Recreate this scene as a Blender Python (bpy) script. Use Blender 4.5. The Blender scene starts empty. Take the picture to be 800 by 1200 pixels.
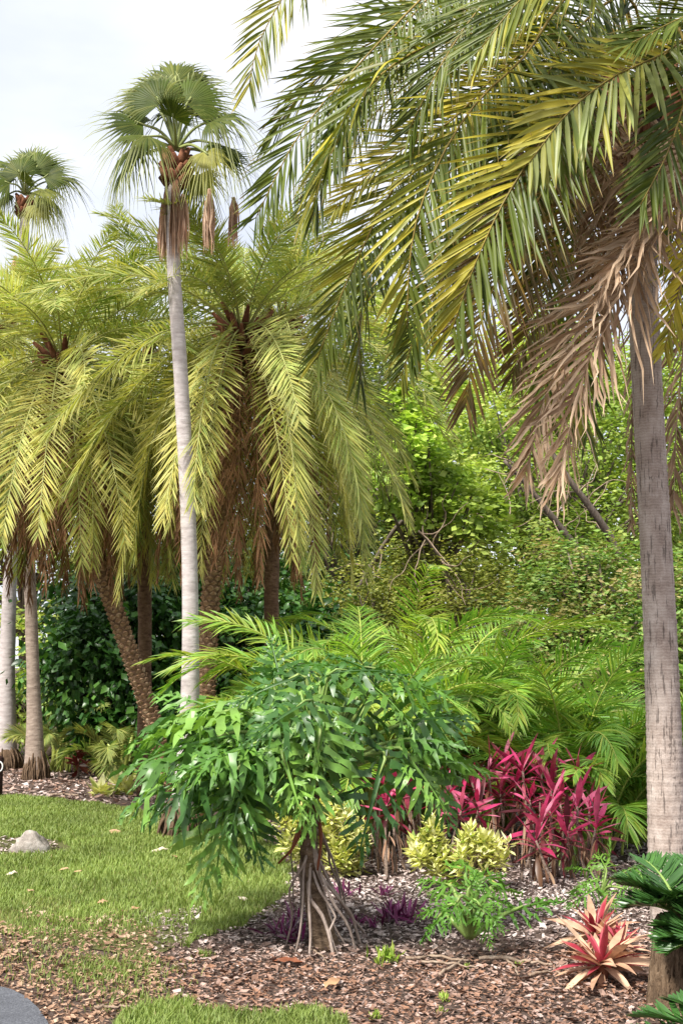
import bpy, math, random
import numpy as np
from mathutils import Vector, Matrix

# ------------------------------------------------------------------ camera, sky, sun, exposure
FPX, HOR, CAMZ = 1600.0, 780.0, 1.6          # photo frame 800 x 1200, focal length in pixels, horizon row, eye height
PITCH = math.atan((HOR - 600.0) / FPX)
scene = bpy.context.scene
COL = scene.collection
cam = bpy.data.cameras.new('camera')
cam.sensor_fit = 'VERTICAL'; cam.sensor_height = 36.0; cam.lens = FPX / 1200.0 * 36.0
cam.clip_start = 0.05; cam.clip_end = 2000.0
camo = bpy.data.objects.new('camera', cam); COL.objects.link(camo)
camo.location = (0, 0, CAMZ); camo.rotation_euler = (math.pi / 2 + PITCH, 0, 0)
scene.camera = camo

SUN_EL, SUN_AZ = 52.0, -140.0                # degrees; azimuth clockwise from the view direction (+Y)
sun = bpy.data.lights.new('sun', 'SUN'); sun.energy = 3.7; sun.angle = math.radians(9.0); sun.color = (1.0, 0.955, 0.88)
suno = bpy.data.objects.new('sun', sun); COL.objects.link(suno)
_e, _a = math.radians(SUN_EL), math.radians(SUN_AZ)
sdir = Vector((math.sin(_a) * math.cos(_e), math.cos(_a) * math.cos(_e), math.sin(_e)))
suno.rotation_euler = sdir.to_track_quat('Z', 'Y').to_euler()
suno.location = (0, 0, 30)

world = bpy.data.worlds.new('World'); scene.world = world; world.use_nodes = True
wn, wl = world.node_tree.nodes, world.node_tree.links
wn.clear()
out = wn.new('ShaderNodeOutputWorld'); bg = wn.new('ShaderNodeBackground'); bg.inputs[1].default_value = 0.1
sky = wn.new('ShaderNodeTexSky'); sky.sky_type = 'NISHITA'; sky.sun_disc = False
sky.sun_elevation = math.radians(SUN_EL); sky.sun_rotation = math.radians(SUN_AZ); sky.air_density = 1.0; sky.dust_density = 1.5
tc = wn.new('ShaderNodeTexCoord'); mp = wn.new('ShaderNodeMapping'); mp.inputs['Scale'].default_value = (1.0, 1.0, 2.6)
mp.inputs['Location'].default_value = (0.35, 0.2, 0.1)
nz = wn.new('ShaderNodeTexNoise'); nz.inputs['Scale'].default_value = 2.3; nz.inputs['Detail'].default_value = 6; nz.inputs['Roughness'].default_value = 0.5
cr = wn.new('ShaderNodeValToRGB'); cr.color_ramp.elements[0].position = 0.36; cr.color_ramp.elements[0].color = (4.0, 4.25, 5.05, 1)
cr.color_ramp.elements[1].position = 0.58; cr.color_ramp.elements[1].color = (5.7, 5.75, 5.9, 1)
mx = wn.new('ShaderNodeMix'); mx.data_type = 'RGBA'; mx.inputs[0].default_value = 0.9
wl.new(tc.outputs['Generated'], mp.inputs[0]); wl.new(mp.outputs[0], nz.inputs['Vector']); wl.new(nz.outputs[0], cr.inputs[0])
wl.new(sky.outputs[0], mx.inputs[6]); wl.new(cr.outputs[0], mx.inputs[7]); wl.new(mx.outputs[2], bg.inputs[0]); wl.new(bg.outputs[0], out.inputs[0])

vs = scene.view_settings
vs.view_transform = 'Standard'; vs.look = 'None'; vs.gamma = 1.0; vs.use_curve_mapping = False; vs.exposure = 1.15

# ------------------------------------------------------------------ pixels to places
CP, SP = math.cos(PITCH), math.sin(PITCH)
def ray(px, py):
    u, v = (px - 400.0) / FPX, (600.0 - py) / FPX
    return np.array([u, CP - SP * v, SP + CP * v])
def at(px, py, Y):
    d = ray(px, py); return np.array([0, 0, CAMZ]) + d * (Y / d[1])
def gnd(px, py, z=0.0):
    d = ray(px, py); return np.array([0, 0, CAMZ]) + d * ((z - CAMZ) / d[2])
def ppm(Y): return FPX / Y                    # pixels in one metre at a distance
Z = np.array([0.0, 0.0, 1.0])
def nrm(a):
    a = np.asarray(a, float); return a / np.maximum(np.linalg.norm(a, axis=-1, keepdims=True), 1e-9)

# ------------------------------------------------------------------ mesh collecting
class MB:
    def __init__(s): s.v = []; s.f = {3: [], 4: []}; s.c = []; s.n = 0
    def add(s, v, f, c):
        v = np.asarray(v, float).reshape(-1, 3); f = np.asarray(f, int)
        s.f[f.shape[1]].append(f + s.n); s.v.append(v)
        c = np.asarray(c, float)
        s.c.append(np.broadcast_to(c, (len(v), 3)) if c.ndim == 1 else c)
        s.n += len(v)
    def more(s, f): f = np.asarray(f, int); s.f[f.shape[1]].append(f)
    def mesh(s, name, org=(0, 0, 0), smooth=True):
        me = bpy.data.meshes.new(name)
        v = np.concatenate(s.v) - np.asarray(org, float); c = np.concatenate(s.c)
        fs = [np.concatenate(s.f[k]) for k in (3, 4) if s.f[k]]
        cnt = np.concatenate([np.full(len(f), f.shape[1]) for f in fs]); idx = np.concatenate([f.ravel() for f in fs])
        me.vertices.add(len(v)); me.vertices.foreach_set('co', v.astype(np.float32).ravel())
        me.loops.add(len(idx)); me.loops.foreach_set('vertex_index', idx.astype(np.int32))
        me.polygons.add(len(cnt)); me.polygons.foreach_set('loop_start', np.concatenate([[0], np.cumsum(cnt)[:-1]]).astype(np.int32))
        me.polygons.foreach_set('loop_total', cnt.astype(np.int32))
        me.polygons.foreach_set('use_smooth', np.full(len(cnt), smooth))
        a = me.attributes.new('col', 'FLOAT_COLOR', 'POINT')
        a.data.foreach_set('color', np.concatenate([c, np.ones((len(c), 1))], 1).astype(np.float32).ravel())
        me.update(calc_edges=True)
        return me

ORG = {}
def tag(o, label=None, cat=None, group=None, kind=None):
    if label: o['label'] = label
    if cat: o['category'] = cat
    if group: o['group'] = group
    if kind: o['kind'] = kind
    return o
def thing(name, loc, label, cat, group=None):
    o = bpy.data.objects.new(name, None); COL.objects.link(o); o.location = [float(x) for x in loc]
    o.empty_display_size = 0.1; ORG[o.name] = np.array(loc, float)
    return tag(o, label, cat, group)
def obj(name, mb, mat, parent=None, smooth=True, label=None, kind=None):
    org = ORG[parent.name] if parent is not None else np.zeros(3)
    me = mb.mesh(name, org, smooth); me.materials.append(mat)
    o = bpy.data.objects.new(name, me); COL.objects.link(o)
    if parent is not None: o.parent = parent
    ORG[o.name] = org
    return tag(o, label, kind=kind)
def solo(name, mb, mat, loc, label, cat, group=None, smooth=True):     # a thing that is one mesh, origin at its base
    me = mb.mesh(name, loc, smooth); me.materials.append(mat)
    o = bpy.data.objects.new(name, me); COL.objects.link(o); o.location = [float(x) for x in loc]
    ORG[o.name] = np.array(loc, float)
    return tag(o, label, cat, group)
def place(name, me, parent, M):                                        # shared mesh data under a thing
    o = bpy.data.objects.new(name, me); COL.objects.link(o); o.parent = parent
    L = Matrix([list(r) for r in M]); L.translation = L.translation - Vector(ORG[parent.name].tolist())
    o.matrix_local = L; ORG[o.name] = ORG[parent.name]
    return o

def resample(P, n):
    P = np.asarray(P, float)
    Q = [P[0] * 2 - P[1]] + list(P) + [P[-1] * 2 - P[-2]]
    res = []
    for i in range(1, len(Q) - 2):
        p0, p1, p2, p3 = Q[i - 1], Q[i], Q[i + 1], Q[i + 2]
        for t in np.linspace(0, 1, 12, endpoint=False):
            res.append(0.5 * (2 * p1 + (p2 - p0) * t + (2 * p0 - 5 * p1 + 4 * p2 - p3) * t * t + (3 * p1 - p0 - 3 * p2 + p3) * t ** 3))
    res.append(P[-1]); res = np.array(res)
    d = np.concatenate([[0], np.cumsum(np.linalg.norm(np.diff(res, axis=0), axis=1))])
    s = np.linspace(0, d[-1], n)
    return np.stack([np.interp(s, d, res[:, k]) for k in range(3)], 1)
def tangents(P):
    return nrm(np.gradient(P, axis=0))
def tube(mb, P, R, sides=8, rnd=0.5, b=0.0, lump=0.0, rng=None, cap=True, ref=None):
    P = np.asarray(P, float); M = len(P); R = np.broadcast_to(np.asarray(R, float), (M,))
    T = tangents(P)
    r0 = np.array([1.0, 0.3, 0.1]) if ref is None else ref
    N = nrm(r0 - (T @ r0)[:, None] * T); B = np.cross(T, N)
    a = np.linspace(0, 2 * np.pi, sides, endpoint=False)
    k = np.ones((M, sides))
    if lump and rng is not None: k += rng.normal(0, lump, (M, sides))
    V = P[:, None] + (R[:, None] * k)[..., None] * (np.cos(a)[None, :, None] * N[:, None] + np.sin(a)[None, :, None] * B[:, None])
    i = np.arange(M - 1)[:, None] * sides; j = np.arange(sides)[None]; j2 = (j + 1) % sides
    F = np.stack([i + j, i + j2, i + sides + j2, i + sides + j], -1).reshape(-1, 4)
    g = np.repeat(np.linspace(0, 1, M), sides)
    C = np.stack([np.full(M * sides, rnd), g, np.full(M * sides, b)], 1)
    base = mb.n
    mb.add(V.reshape(-1, 3), F, C)
    if cap:
        for e, q in ((0, P[0]), (M - 1, P[-1])):
            c = mb.n
            rim = base + e * sides + np.arange(sides)
            mb.add([q + (0 if e == 0 else 1) * T[-1] * R[-1] * 0.2], np.zeros((0, 3), int), (rnd, e / max(M - 1, 1), b))
            tri = np.stack([rim, np.roll(rim, -1), np.full(sides, c)], 1)
            mb.more(tri if e else tri[:, ::-1])
def strips(mb, C, S, F=None, rnd=0.5, b=0.0):
    N, K, _ = C.shape
    cols = [C - S, C + S] if F is None else [C - S, C + F, C + S]
    m = len(cols)
    V = np.stack(cols, 2)                                   # N K m 3
    n = np.arange(N)[:, None, None] * K * m; k = np.arange(K - 1)[None, :, None] * m; j = np.arange(m - 1)[None, None]
    o = n + k + j
    Fq = np.stack([o, o + 1, o + m + 1, o + m], -1).reshape(-1, 4)
    r = np.broadcast_to(np.asarray(rnd, float), (N,)); bb = np.broadcast_to(np.asarray(b, float), (N,))
    col = np.zeros((N, K, m, 3)); col[..., 0] = r[:, None, None]; col[..., 1] = np.linspace(0, 1, K)[None, :, None]; col[..., 2] = bb[:, None, None]
    mb.add(V.reshape(-1, 3), Fq, col.reshape(-1, 3))
LEAF5 = np.array([[0, 0, 0], [.42, -.5, 0], [.42, .5, 0], [1, 0, 0], [.45, 0, -.12]])
LEAF5F = np.array([[0, 1, 4], [1, 3, 4], [3, 2, 4], [2, 0, 4]])
def leaves(mb, pos, d, n, size, aspect=0.55, rnd=None, b=0.0):
    N = len(pos); d = nrm(d); n = n - (n * d).sum(1, keepdims=True) * d; n = nrm(n); w = np.cross(n, d)
    s = np.broadcast_to(np.asarray(size, float), (N,))[:, None, None]
    V = pos[:, None] + s * (LEAF5[None, :, 0:1] * d[:, None] + aspect * LEAF5[None, :, 1:2] * w[:, None] + LEAF5[None, :, 2:3] * n[:, None])
    F = (np.arange(N)[:, None, None] * 5 + LEAF5F[None]).reshape(-1, 3)
    c = np.zeros((N, 5, 3)); c[..., 0] = np.asarray(rnd)[:, None]; c[..., 1] = LEAF5[None, :, 0]; c[..., 2] = np.broadcast_to(np.asarray(b, float), (N,))[:, None]
    mb.add(V.reshape(-1, 3), F, c.reshape(-1, 3))

# ------------------------------------------------------------------ materials
def ramp(nt, cols, fac):
    r = nt.nodes.new('ShaderNodeValToRGB'); e = r.color_ramp.elements
    for i, c in enumerate(cols):
        p = i / max(len(cols) - 1, 1)
        if i < 2: el = e[i]; el.position = p
        else: el = e.new(p)
        el.color = (*c, 1)
    if len(cols) == 1: e[1].color = (*cols[0], 1)
    nt.links.new(fac, r.inputs[0]); return r.outputs[0]
def mixc(nt, fac, a, b, mode='MIX'):
    m = nt.nodes.new('ShaderNodeMix'); m.data_type = 'RGBA'; m.blend_type = mode
    if isinstance(fac, (int, float)): m.inputs[0].default_value = fac
    else: nt.links.new(fac, m.inputs[0])
    for k, x in ((6, a), (7, b)):
        if isinstance(x, tuple): m.inputs[k].default_value = (*x, 1)
        else: nt.links.new(x, m.inputs[k])
    return m.outputs[2]
def maprange(nt, x, a, b, c=0.0, d=1.0):
    m = nt.nodes.new('ShaderNodeMapRange'); m.inputs[1].default_value = a; m.inputs[2].default_value = b; m.inputs[3].default_value = c; m.inputs[4].default_value = d
    nt.links.new(x, m.inputs[0]); return m.outputs[0]
def noise(nt, scale, detail=4, rough=0.6, vec=None, stretch=None):
    n = nt.nodes.new('ShaderNodeTexNoise'); n.inputs['Scale'].default_value = scale; n.inputs['Detail'].default_value = detail; n.inputs['Roughness'].default_value = rough
    t = nt.nodes.new('ShaderNodeTexCoord'); v = t.outputs['Object']
    if stretch:
        mpp = nt.nodes.new('ShaderNodeMapping'); mpp.inputs['Scale'].default_value = stretch; nt.links.new(v, mpp.inputs[0]); v = mpp.outputs[0]
    nt.links.new(v, n.inputs['Vector']); return n.outputs[0]
def newmat(name):
    m = bpy.data.materials.new(name); m.use_nodes = True; nt = m.node_tree; nt.nodes.clear()
    o = nt.nodes.new('ShaderNodeOutputMaterial'); p = nt.nodes.new('ShaderNodeBsdfPrincipled'); nt.links.new(p.outputs[0], o.inputs[0])
    return m, nt, p, o
def leafmat(name, cols, tip=None, tip_from=0.75, alt=None, rough=0.5, trans=0.32, spec=0.25, nscale=6.0, namp=0.35, byobj=False, tcol=(1.15, 1.2, 0.55)):
    m, nt, p, o = newmat(name)
    at_ = nt.nodes.new('ShaderNodeAttribute'); at_.attribute_name = 'col'
    sp = nt.nodes.new('ShaderNodeSeparateColor'); nt.links.new(at_.outputs['Color'], sp.inputs[0])
    r = sp.outputs[0]
    if byobj:
        oi = nt.nodes.new('ShaderNodeObjectInfo'); r = oi.outputs['Random']
    c = ramp(nt, cols, r)
    if alt: c = mixc(nt, sp.outputs[2], c, alt)
    if tip: c = mixc(nt, maprange(nt, sp.outputs[1], tip_from, 1.0), c, tip)
    nn = maprange(nt, noise(nt, nscale, 3), 0.3, 0.7, 1 - namp, 1 + namp)
    mul = nt.nodes.new('ShaderNodeVectorMath'); mul.operation = 'MULTIPLY'; cmb = nt.nodes.new('ShaderNodeCombineXYZ')
    for k in range(3): nt.links.new(nn, cmb.inputs[k])
    nt.links.new(c, mul.inputs[0]); nt.links.new(cmb.outputs[0], mul.inputs[1]); c = mul.outputs[0]
    nt.links.new(c, p.inputs['Base Color']); p.inputs['Roughness'].default_value = rough; p.inputs['Specular IOR Level'].default_value = spec
    if trans > 0:
        tr = nt.nodes.new('ShaderNodeBsdfTranslucent'); nt.links.new(mixc(nt, 1.0, c, tcol, 'MULTIPLY'), tr.inputs[0])
        ms = nt.nodes.new('ShaderNodeMixShader'); ms.inputs[0].default_value = trans
        nt.links.new(p.outputs[0], ms.inputs[1]); nt.links.new(tr.outputs[0], ms.inputs[2]); nt.links.new(ms.outputs[0], o.inputs[0])
    return m
def barkmat(name, cols, nscale=8.0, stretch=(1, 1, 1), bump=0.5, rough=0.9, detail=6, rings=None, crack=0.0, along=None):
    m, nt, p, o = newmat(name)
    n1 = noise(nt, nscale, detail, 0.65, stretch=stretch)
    c = ramp(nt, cols, maprange(nt, n1, 0.28, 0.72))
    h = n1
    if along:                                              # colour changes up the trunk
        at_ = nt.nodes.new('ShaderNodeAttribute'); at_.attribute_name = 'col'
        sp = nt.nodes.new('ShaderNodeSeparateColor'); nt.links.new(at_.outputs['Color'], sp.inputs[0])
        c = mixc(nt, maprange(nt, sp.outputs[1], along[1], along[2]), c, along[0])
    c = mixc(nt, maprange(nt, noise(nt, 1.7, 5, .65), .46, .72, 0, .26), c, cols[0])     # weather stains
    if rings:                                              # thin pale growth rings
        wv = nt.nodes.new('ShaderNodeTexWave'); wv.bands_direction = 'Z'; wv.inputs['Scale'].default_value = rings; wv.inputs['Distortion'].default_value = 5.0; wv.inputs['Detail'].default_value = 3; wv.inputs['Detail Scale'].default_value = 2.5
        t = nt.nodes.new('ShaderNodeTexCoord'); nt.links.new(t.outputs['Object'], wv.inputs['Vector'])
        c = mixc(nt, maprange(nt, wv.outputs['Fac'], .72, .95, 0, .18), c, (.60, .53, .47)); c = mixc(nt, maprange(nt, wv.outputs['Fac'], .0, .15, .14, 0), c, (.07, .05, .04))
    if crack:                                              # short upright splits
        k = noise(nt, crack, 2, .5, stretch=(1, 1, .09))
        c = mixc(nt, maprange(nt, k, .58, .66, 0, .6), c, (.03, .022, .018))
    nt.links.new(c, p.inputs['Base Color']); p.inputs['Roughness'].default_value = rough; p.inputs['Specular IOR Level'].default_value = 0.2
    bp = nt.nodes.new('ShaderNodeBump'); bp.inputs['Strength'].default_value = bump; bp.inputs['Distance'].default_value = 0.03
    nt.links.new(h, bp.inputs['Height']); nt.links.new(bp.outputs[0], p.inputs['Normal'])
    return m

M = {}
M['near'] = leafmat('near_palm_leaflets', [(.05, .078, .012), (.085, .12, .017), (.125, .16, .023), (.17, .20, .03)], tip=(.26, .15, .035), tip_from=.84, alt=(.60, .50, .05), rough=.42, trans=.32, spec=.3, nscale=3)
M['near_pale'] = leafmat('pale_palm_leaflets', [(.14, .18, .05), (.22, .26, .08), (.30, .33, .12)], tip=(.24, .14, .035), tip_from=.9, alt=(.60, .50, .05), rough=.42, trans=.32, spec=.3, nscale=3)
M['near_brown'] = leafmat('browning_palm_leaflets', [(.07, .075, .02), (.13, .10, .03), (.18, .11, .05)], tip=(.16, .08, .04), tip_from=.4, alt=(.5, .3, .03), rough=.45, trans=.25, spec=.35, nscale=3)
M['dead'] = leafmat('dead_palm_leaflets', [(.26, .165, .10), (.42, .29, .185), (.56, .42, .29)], tip=(.52, .39, .27), rough=.6, trans=.15, spec=.25, nscale=5, tcol=(1.1, .9, .6))
M['rachis_near'] = leafmat('palm_rachis', [(.20, .15, .03), (.28, .20, .05)], trans=0, rough=.4)
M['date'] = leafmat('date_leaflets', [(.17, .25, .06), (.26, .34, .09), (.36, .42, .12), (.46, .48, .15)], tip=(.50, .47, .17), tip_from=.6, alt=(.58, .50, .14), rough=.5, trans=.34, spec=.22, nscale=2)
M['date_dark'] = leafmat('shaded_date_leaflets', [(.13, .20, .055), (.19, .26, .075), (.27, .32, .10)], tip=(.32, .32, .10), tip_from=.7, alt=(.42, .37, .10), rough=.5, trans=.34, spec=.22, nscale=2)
M['date_rachis'] = leafmat('date_rachis', [(.26, .28, .09), (.34, .34, .12)], trans=0, rough=.45)
M['date_dead'] = leafmat('dead_date_leaflets', [(.16, .08, .04), (.25, .13, .065), (.34, .19, .10)], tip=(.33, .20, .115), rough=.7, trans=.12, spec=.2, nscale=5, tcol=(1.1, .85, .55))
M['fan'] = leafmat('fan_blades', [(.035, .055, .007), (.055, .082, .010), (.08, .115, .014)], tip=(.40, .42, .19), tip_from=.5, alt=(.40, .38, .09), rough=.5, trans=.3, spec=.2, nscale=3)
M['fan_petiole'] = leafmat('fan_petiole', [(.20, .24, .08), (.26, .28, .10)], trans=0, rough=.4)
M['fan_dead'] = leafmat('dead_fan', [(.38, .22, .14), (.54, .35, .235), (.66, .48, .35)], rough=.8, trans=.1, spec=.15, nscale=5, tcol=(1.1, .9, .6))
M['areca'] = leafmat('areca_leaflets', [(.10, .24, .033), (.155, .33, .046), (.23, .42, .066), (.35, .48, .09)], tip=(.26, .28, .07), tip_from=.85, alt=(.40, .42, .06), rough=.38, trans=.36, spec=.35, nscale=2)
M['areca_rachis'] = leafmat('areca_rachis', [(.28, .34, .07), (.36, .38, .09)], trans=0, rough=.35)
M['philo'] = leafmat('philodendron_blade', [(.04, .115, .02), (.07, .18, .03), (.12, .26, .04), (.20, .36, .06)], rough=.4, trans=.28, spec=.5, nscale=7, namp=.3, byobj=True)
M['philo_young'] = leafmat('young_philodendron_blade', [(.08, .20, .025), (.12, .26, .035), (.17, .31, .045)], rough=.42, trans=.3, spec=.3, nscale=7, namp=.3, byobj=True)
M['philo_stalk'] = leafmat('philodendron_stalk', [(.16, .26, .06), (.24, .32, .09)], trans=0, rough=.35)
M['ti_old'] = leafmat('old_ti_leaves', [(.06, .018, .022), (.13, .022, .035), (.10, .07, .03), (.26, .04, .07), (.36, .09, .12)], rough=.4, trans=.3, spec=.4, nscale=9, namp=.4, byobj=True, tcol=(1.3, .6, .8))
M['ti'] = leafmat('ti_leaves', [(.16, .015, .04), (.36, .025, .09), (.54, .045, .16), (.70, .24, .34), (.44, .03, .11)], rough=.3, trans=.3, spec=.5, nscale=9, namp=.4, byobj=True, tcol=(1.3, .6, .8))
M['ti_dry'] = leafmat('dry_ti_leaves', [(.17, .08, .05), (.28, .16, .10), (.36, .24, .15)], rough=.7, trans=.1, byobj=True, tcol=(1.1, .9, .7))
M['cane'] = barkmat('ti_cane', [(.12, .085, .07), (.26, .19, .15), (.34, .27, .22)], 30, (1, 1, 4))
M['varieg'] = leafmat('variegated_leaves', [(.22, .32, .06), (.58, .60, .17), (.76, .74, .34), (.80, .78, .46)], rough=.4, trans=.25, spec=.4, nscale=14, namp=.3)
M['purple'] = leafmat('purple_leaves', [(.07, .012, .04), (.14, .02, .075), (.24, .04, .15), (.34, .08, .24)], rough=.35, trans=.2, spec=.5, byobj=True, tcol=(1.2, .6, 1.0))
M['brom_red'] = leafmat('bromeliad_red', [(.22, .022, .035), (.34, .035, .055), (.42, .08, .11)], tip=(.34, .14, .11), rough=.35, trans=.2, byobj=True, tcol=(1.2, .6, .7))
M['brom_dry'] = leafmat('bromeliad_dry', [(.42, .24, .15), (.55, .34, .22), (.62, .43, .29)], tip=(.5, .3, .2), rough=.55, trans=.15, byobj=True, nscale=12, namp=.4, tcol=(1.1, .9, .7))
M['cycad'] = leafmat('cycad_leaflets', [(.03, .085, .018), (.045, .12, .025), (.07, .16, .035)], tip=(.06, .14, .04), rough=.34, trans=.15, spec=.5, nscale=5)
M['cycad_bark'] = barkmat('cycad_bark', [(.05, .034, .022), (.13, .085, .052), (.26, .185, .12)], 9, (3, 3, .8), 1.0)
M['near_bark'] = barkmat('near_palm_bark', [(.25, .19, .16), (.38, .31, .27), (.52, .445, .40)], 14, (1, 1, .5), .5, crack=60, rings=17, along=((.075, .04, .028), .74, .86))
M['pale_bark'] = barkmat('pale_fan_palm_bark', [(.32, .275, .265), (.46, .41, .395), (.58, .53, .52)], 8, (1, 1, 3), .35, crack=0)
M['grey_bark'] = barkmat('grey_palm_bark', [(.19, .145, .115), (.30, .235, .19), (.42, .34, .28)], 8, (1, 1, 3), .5)
M['base_bark'] = barkmat('rooty_palm_base', [(.05, .032, .02), (.14, .09, .055), (.23, .155, .10)], 14, (2.5, 2.5, .6), 1.0)
M['scar'] = barkmat('leaf_scar', [(.17, .09, .05), (.33, .20, .115), (.60, .46, .32)], 20, (1, 1, 1), .6)
M['date_bark'] = barkmat('date_trunk', [(.07, .04, .025), (.16, .095, .055), (.25, .16, .10)], 14, (1, 1, 2), .9)
M['boot'] = barkmat('palm_boot', [(.07, .026, .014), (.15, .058, .03), (.27, .125, .07)], 10, (1, 1, .6), .8)
M['bark'] = barkmat('tree_bark', [(.035, .025, .018), (.075, .055, .04), (.13, .10, .08)], 7, (2, 2, .6), .9)
M['bark_light'] = barkmat('light_tree_bark', [(.08, .06, .045), (.15, .12, .095), (.22, .18, .15)], 7, (2, 2, .6), .9)
M['philo_bark'] = barkmat('philodendron_trunk', [(.055, .035, .022), (.14, .095, .06), (.25, .18, .12)], 16, (1, 1, 2), 1.0)
M['root'] = barkmat('aerial_root', [(.16, .12, .10), (.31, .245, .205), (.46, .385, .34)], 20, (1, 1, .4), .6)
M['root_red'] = barkmat('dry_sheath', [(.10, .03, .015), (.20, .07, .035), (.28, .12, .07)], 14, (1, 1, .4), .6)
M['rock'] = barkmat('rock', [(.12, .10, .085), (.34, .30, .265), (.56, .52, .48)], 9, (1, 1, 1), .9)
M['post'] = barkmat('post_paint', [(.03, .014, .012), (.05, .025, .02)], 20, bump=.2)
M['white'] = barkmat('white_mark', [(.7, .7, .68), (.8, .8, .78)], 20, bump=.1)
M['twig'] = barkmat('twig', [(.15, .10, .07), (.30, .22, .16), (.45, .36, .28)], 20, (1, 1, .5), .5)
M['paleleaf'] = leafmat('fallen_pale_leaf', [(.60, .50, .40), (.70, .64, .56)], rough=.7, trans=.1, byobj=True, tcol=(1, 1, 1))
M['tanleaf'] = leafmat('fallen_tan_leaf', [(.38, .22, .12), (.50, .33, .2)], rough=.7, trans=.1, byobj=True, tcol=(1, 1, 1))
M['grass'] = leafmat('grass_blades', [(.12, .18, .04), (.17, .25, .055), (.23, .31, .075), (.30, .37, .10)], tip=(.28, .36, .09), tip_from=.6, alt=(.40, .33, .15), rough=.5, trans=.3, nscale=.9, namp=.28)
M['chip'] = leafmat('bark_chips', [(.06, .043, .038), (.16, .115, .10), (.31, .24, .215), (.45, .37, .34), (.60, .53, .50)], alt=(.27, .145, .09), rough=.85, trans=0, spec=.15, nscale=30, namp=.3)
M['litter'] = leafmat('leaf_litter', [(.13, .075, .05), (.26, .155, .10), (.38, .245, .165), (.50, .37, .27)], rough=.8, trans=.05, spec=.15, nscale=30, namp=.3, tcol=(1, 1, 1))
def tree_leaf(key, cols, **k): M[key] = leafmat(key + '_leaves', cols, **k)
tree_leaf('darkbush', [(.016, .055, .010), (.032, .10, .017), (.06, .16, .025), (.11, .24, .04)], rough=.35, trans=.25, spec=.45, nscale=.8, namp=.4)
tree_leaf('bright', [(.20, .32, .05), (.30, .43, .075), (.40, .52, .10), (.50, .59, .16)], rough=.42, trans=.4, nscale=.8)
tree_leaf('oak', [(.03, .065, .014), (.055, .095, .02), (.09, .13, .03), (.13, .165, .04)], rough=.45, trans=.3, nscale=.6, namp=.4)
tree_leaf('olive', [(.11, .14, .03), (.19, .22, .04), (.29, .31, .065), (.40, .38, .11)], rough=.5, trans=.35, nscale=.6, namp=.4)
tree_leaf('hill', [(.07, .17, .035), (.15, .28, .055), (.26, .40, .085), (.40, .50, .15)], alt=(.48, .37, .18), rough=.4, trans=.3, nscale=.5, namp=.35)
tree_leaf('far', [(.22, .30, .06), (.34, .43, .09), (.46, .52, .13), (.56, .58, .20)], rough=.5, trans=.4, nscale=.3, namp=.35)
tree_leaf('farmid', [(.12, .20, .035), (.21, .31, .055), (.32, .42, .085), (.45, .53, .13)], rough=.5, trans=.35, nscale=.3, namp=.35)
tree_leaf('brownfern', [(.10, .05, .02), (.16, .085, .03), (.16, .13, .035)], rough=.6, trans=.2, nscale=2)

# ------------------------------------------------------------------ ground: soil and mulch, lawn, path
rng = np.random.default_rng(7)
def inpoly(x, y, poly):
    poly = np.asarray(poly); ins = np.zeros(len(x), bool); j = len(poly) - 1
    for i in range(len(poly)):
        xi, yi = poly[i]; xj, yj = poly[j]
        c = ((yi > y) != (yj > y)) & (x < (xj - xi) * (y - yi) / (yj - yi + 1e-12) + xi)
        ins ^= c; j = i
    return ins
def wob(x, y, s=1.0):
    return np.sin(3.1 * x * s + 1.7 * y * s) + .6 * np.sin(7.3 * x * s - 5.1 * y * s + 1) + .4 * np.sin(15.7 * x * s + 12.3 * y * s + 2)
def pxpoly(L): return [tuple(gnd(a, b)[:2]) for a, b in L]
LAWN = [(-9, 16.3), (-7, 16.5)] + pxpoly([(0, 934), (60, 938), (120, 944), (185, 953), (240, 958), (290, 965), (312, 975), (322, 990), (331, 1010), (337, 1040), (330, 1062), (312, 1076), (285, 1088), (250, 1095), (215, 1106), (185, 1120), (160, 1126), (135, 1117), (100, 1112), (60, 1104), (20, 1098), (0, 1095)]) + [(-3.6, 8.4), (-9, 8.8)]
LAWN2 = pxpoly([(140, 1196), (165, 1182), (200, 1176), (240, 1184), (290, 1190), (340, 1194), (390, 1206), (420, 1230), (400, 1270), (200, 1290), (130, 1240)])
LAWN3 = pxpoly([(278, 965), (300, 963), (318, 970), (320, 976), (300, 978), (280, 972)])
ROCKBED = pxpoly([(-60, 985), (0, 984), (40, 982), (70, 988), (86, 995), (80, 1000), (30, 1003), (0, 1004), (-60, 1006)])
PATH = pxpoly([(-10, 1156), (14, 1162), (30, 1170), (45, 1184), (56, 1200), (66, 1226)]) + [(-0.9, 5.0), (-1.2, 3.0), (-6, 2.0), (-6, 6.9), (-3.2, 6.75)]
def sheet(name, poly, z, mat):
    me = bpy.data.meshes.new(name); me.from_pydata([(x, y, z) for x, y in poly], [], [list(range(len(poly)))]); me.materials.append(mat)
    if me.polygons[0].normal.z < 0: me.flip_normals()
    o = bpy.data.objects.new(name, me); COL.objects.link(o); return tag(o, kind='structure')
def groundmat(name, cols, s1, s2, bump=.6, rough=.95):
    m, nt, p, o = newmat(name)
    a = noise(nt, s1, 6, .7); b = noise(nt, s2, 3, .6)
    c = ramp(nt, cols, maprange(nt, a, .25, .75)); c = mixc(nt, maprange(nt, b, .35, .7, 0, .5), c, cols[0])
    nt.links.new(c, p.inputs['Base Color']); p.inputs['Roughness'].default_value = rough; p.inputs['Specular IOR Level'].default_value = .15
    bp = nt.nodes.new('ShaderNodeBump'); bp.inputs['Strength'].default_value = bump; bp.inputs['Distance'].default_value = .02
    nt.links.new(a, bp.inputs['Height']); nt.links.new(bp.outputs[0], p.inputs['Normal']); return m
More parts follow.
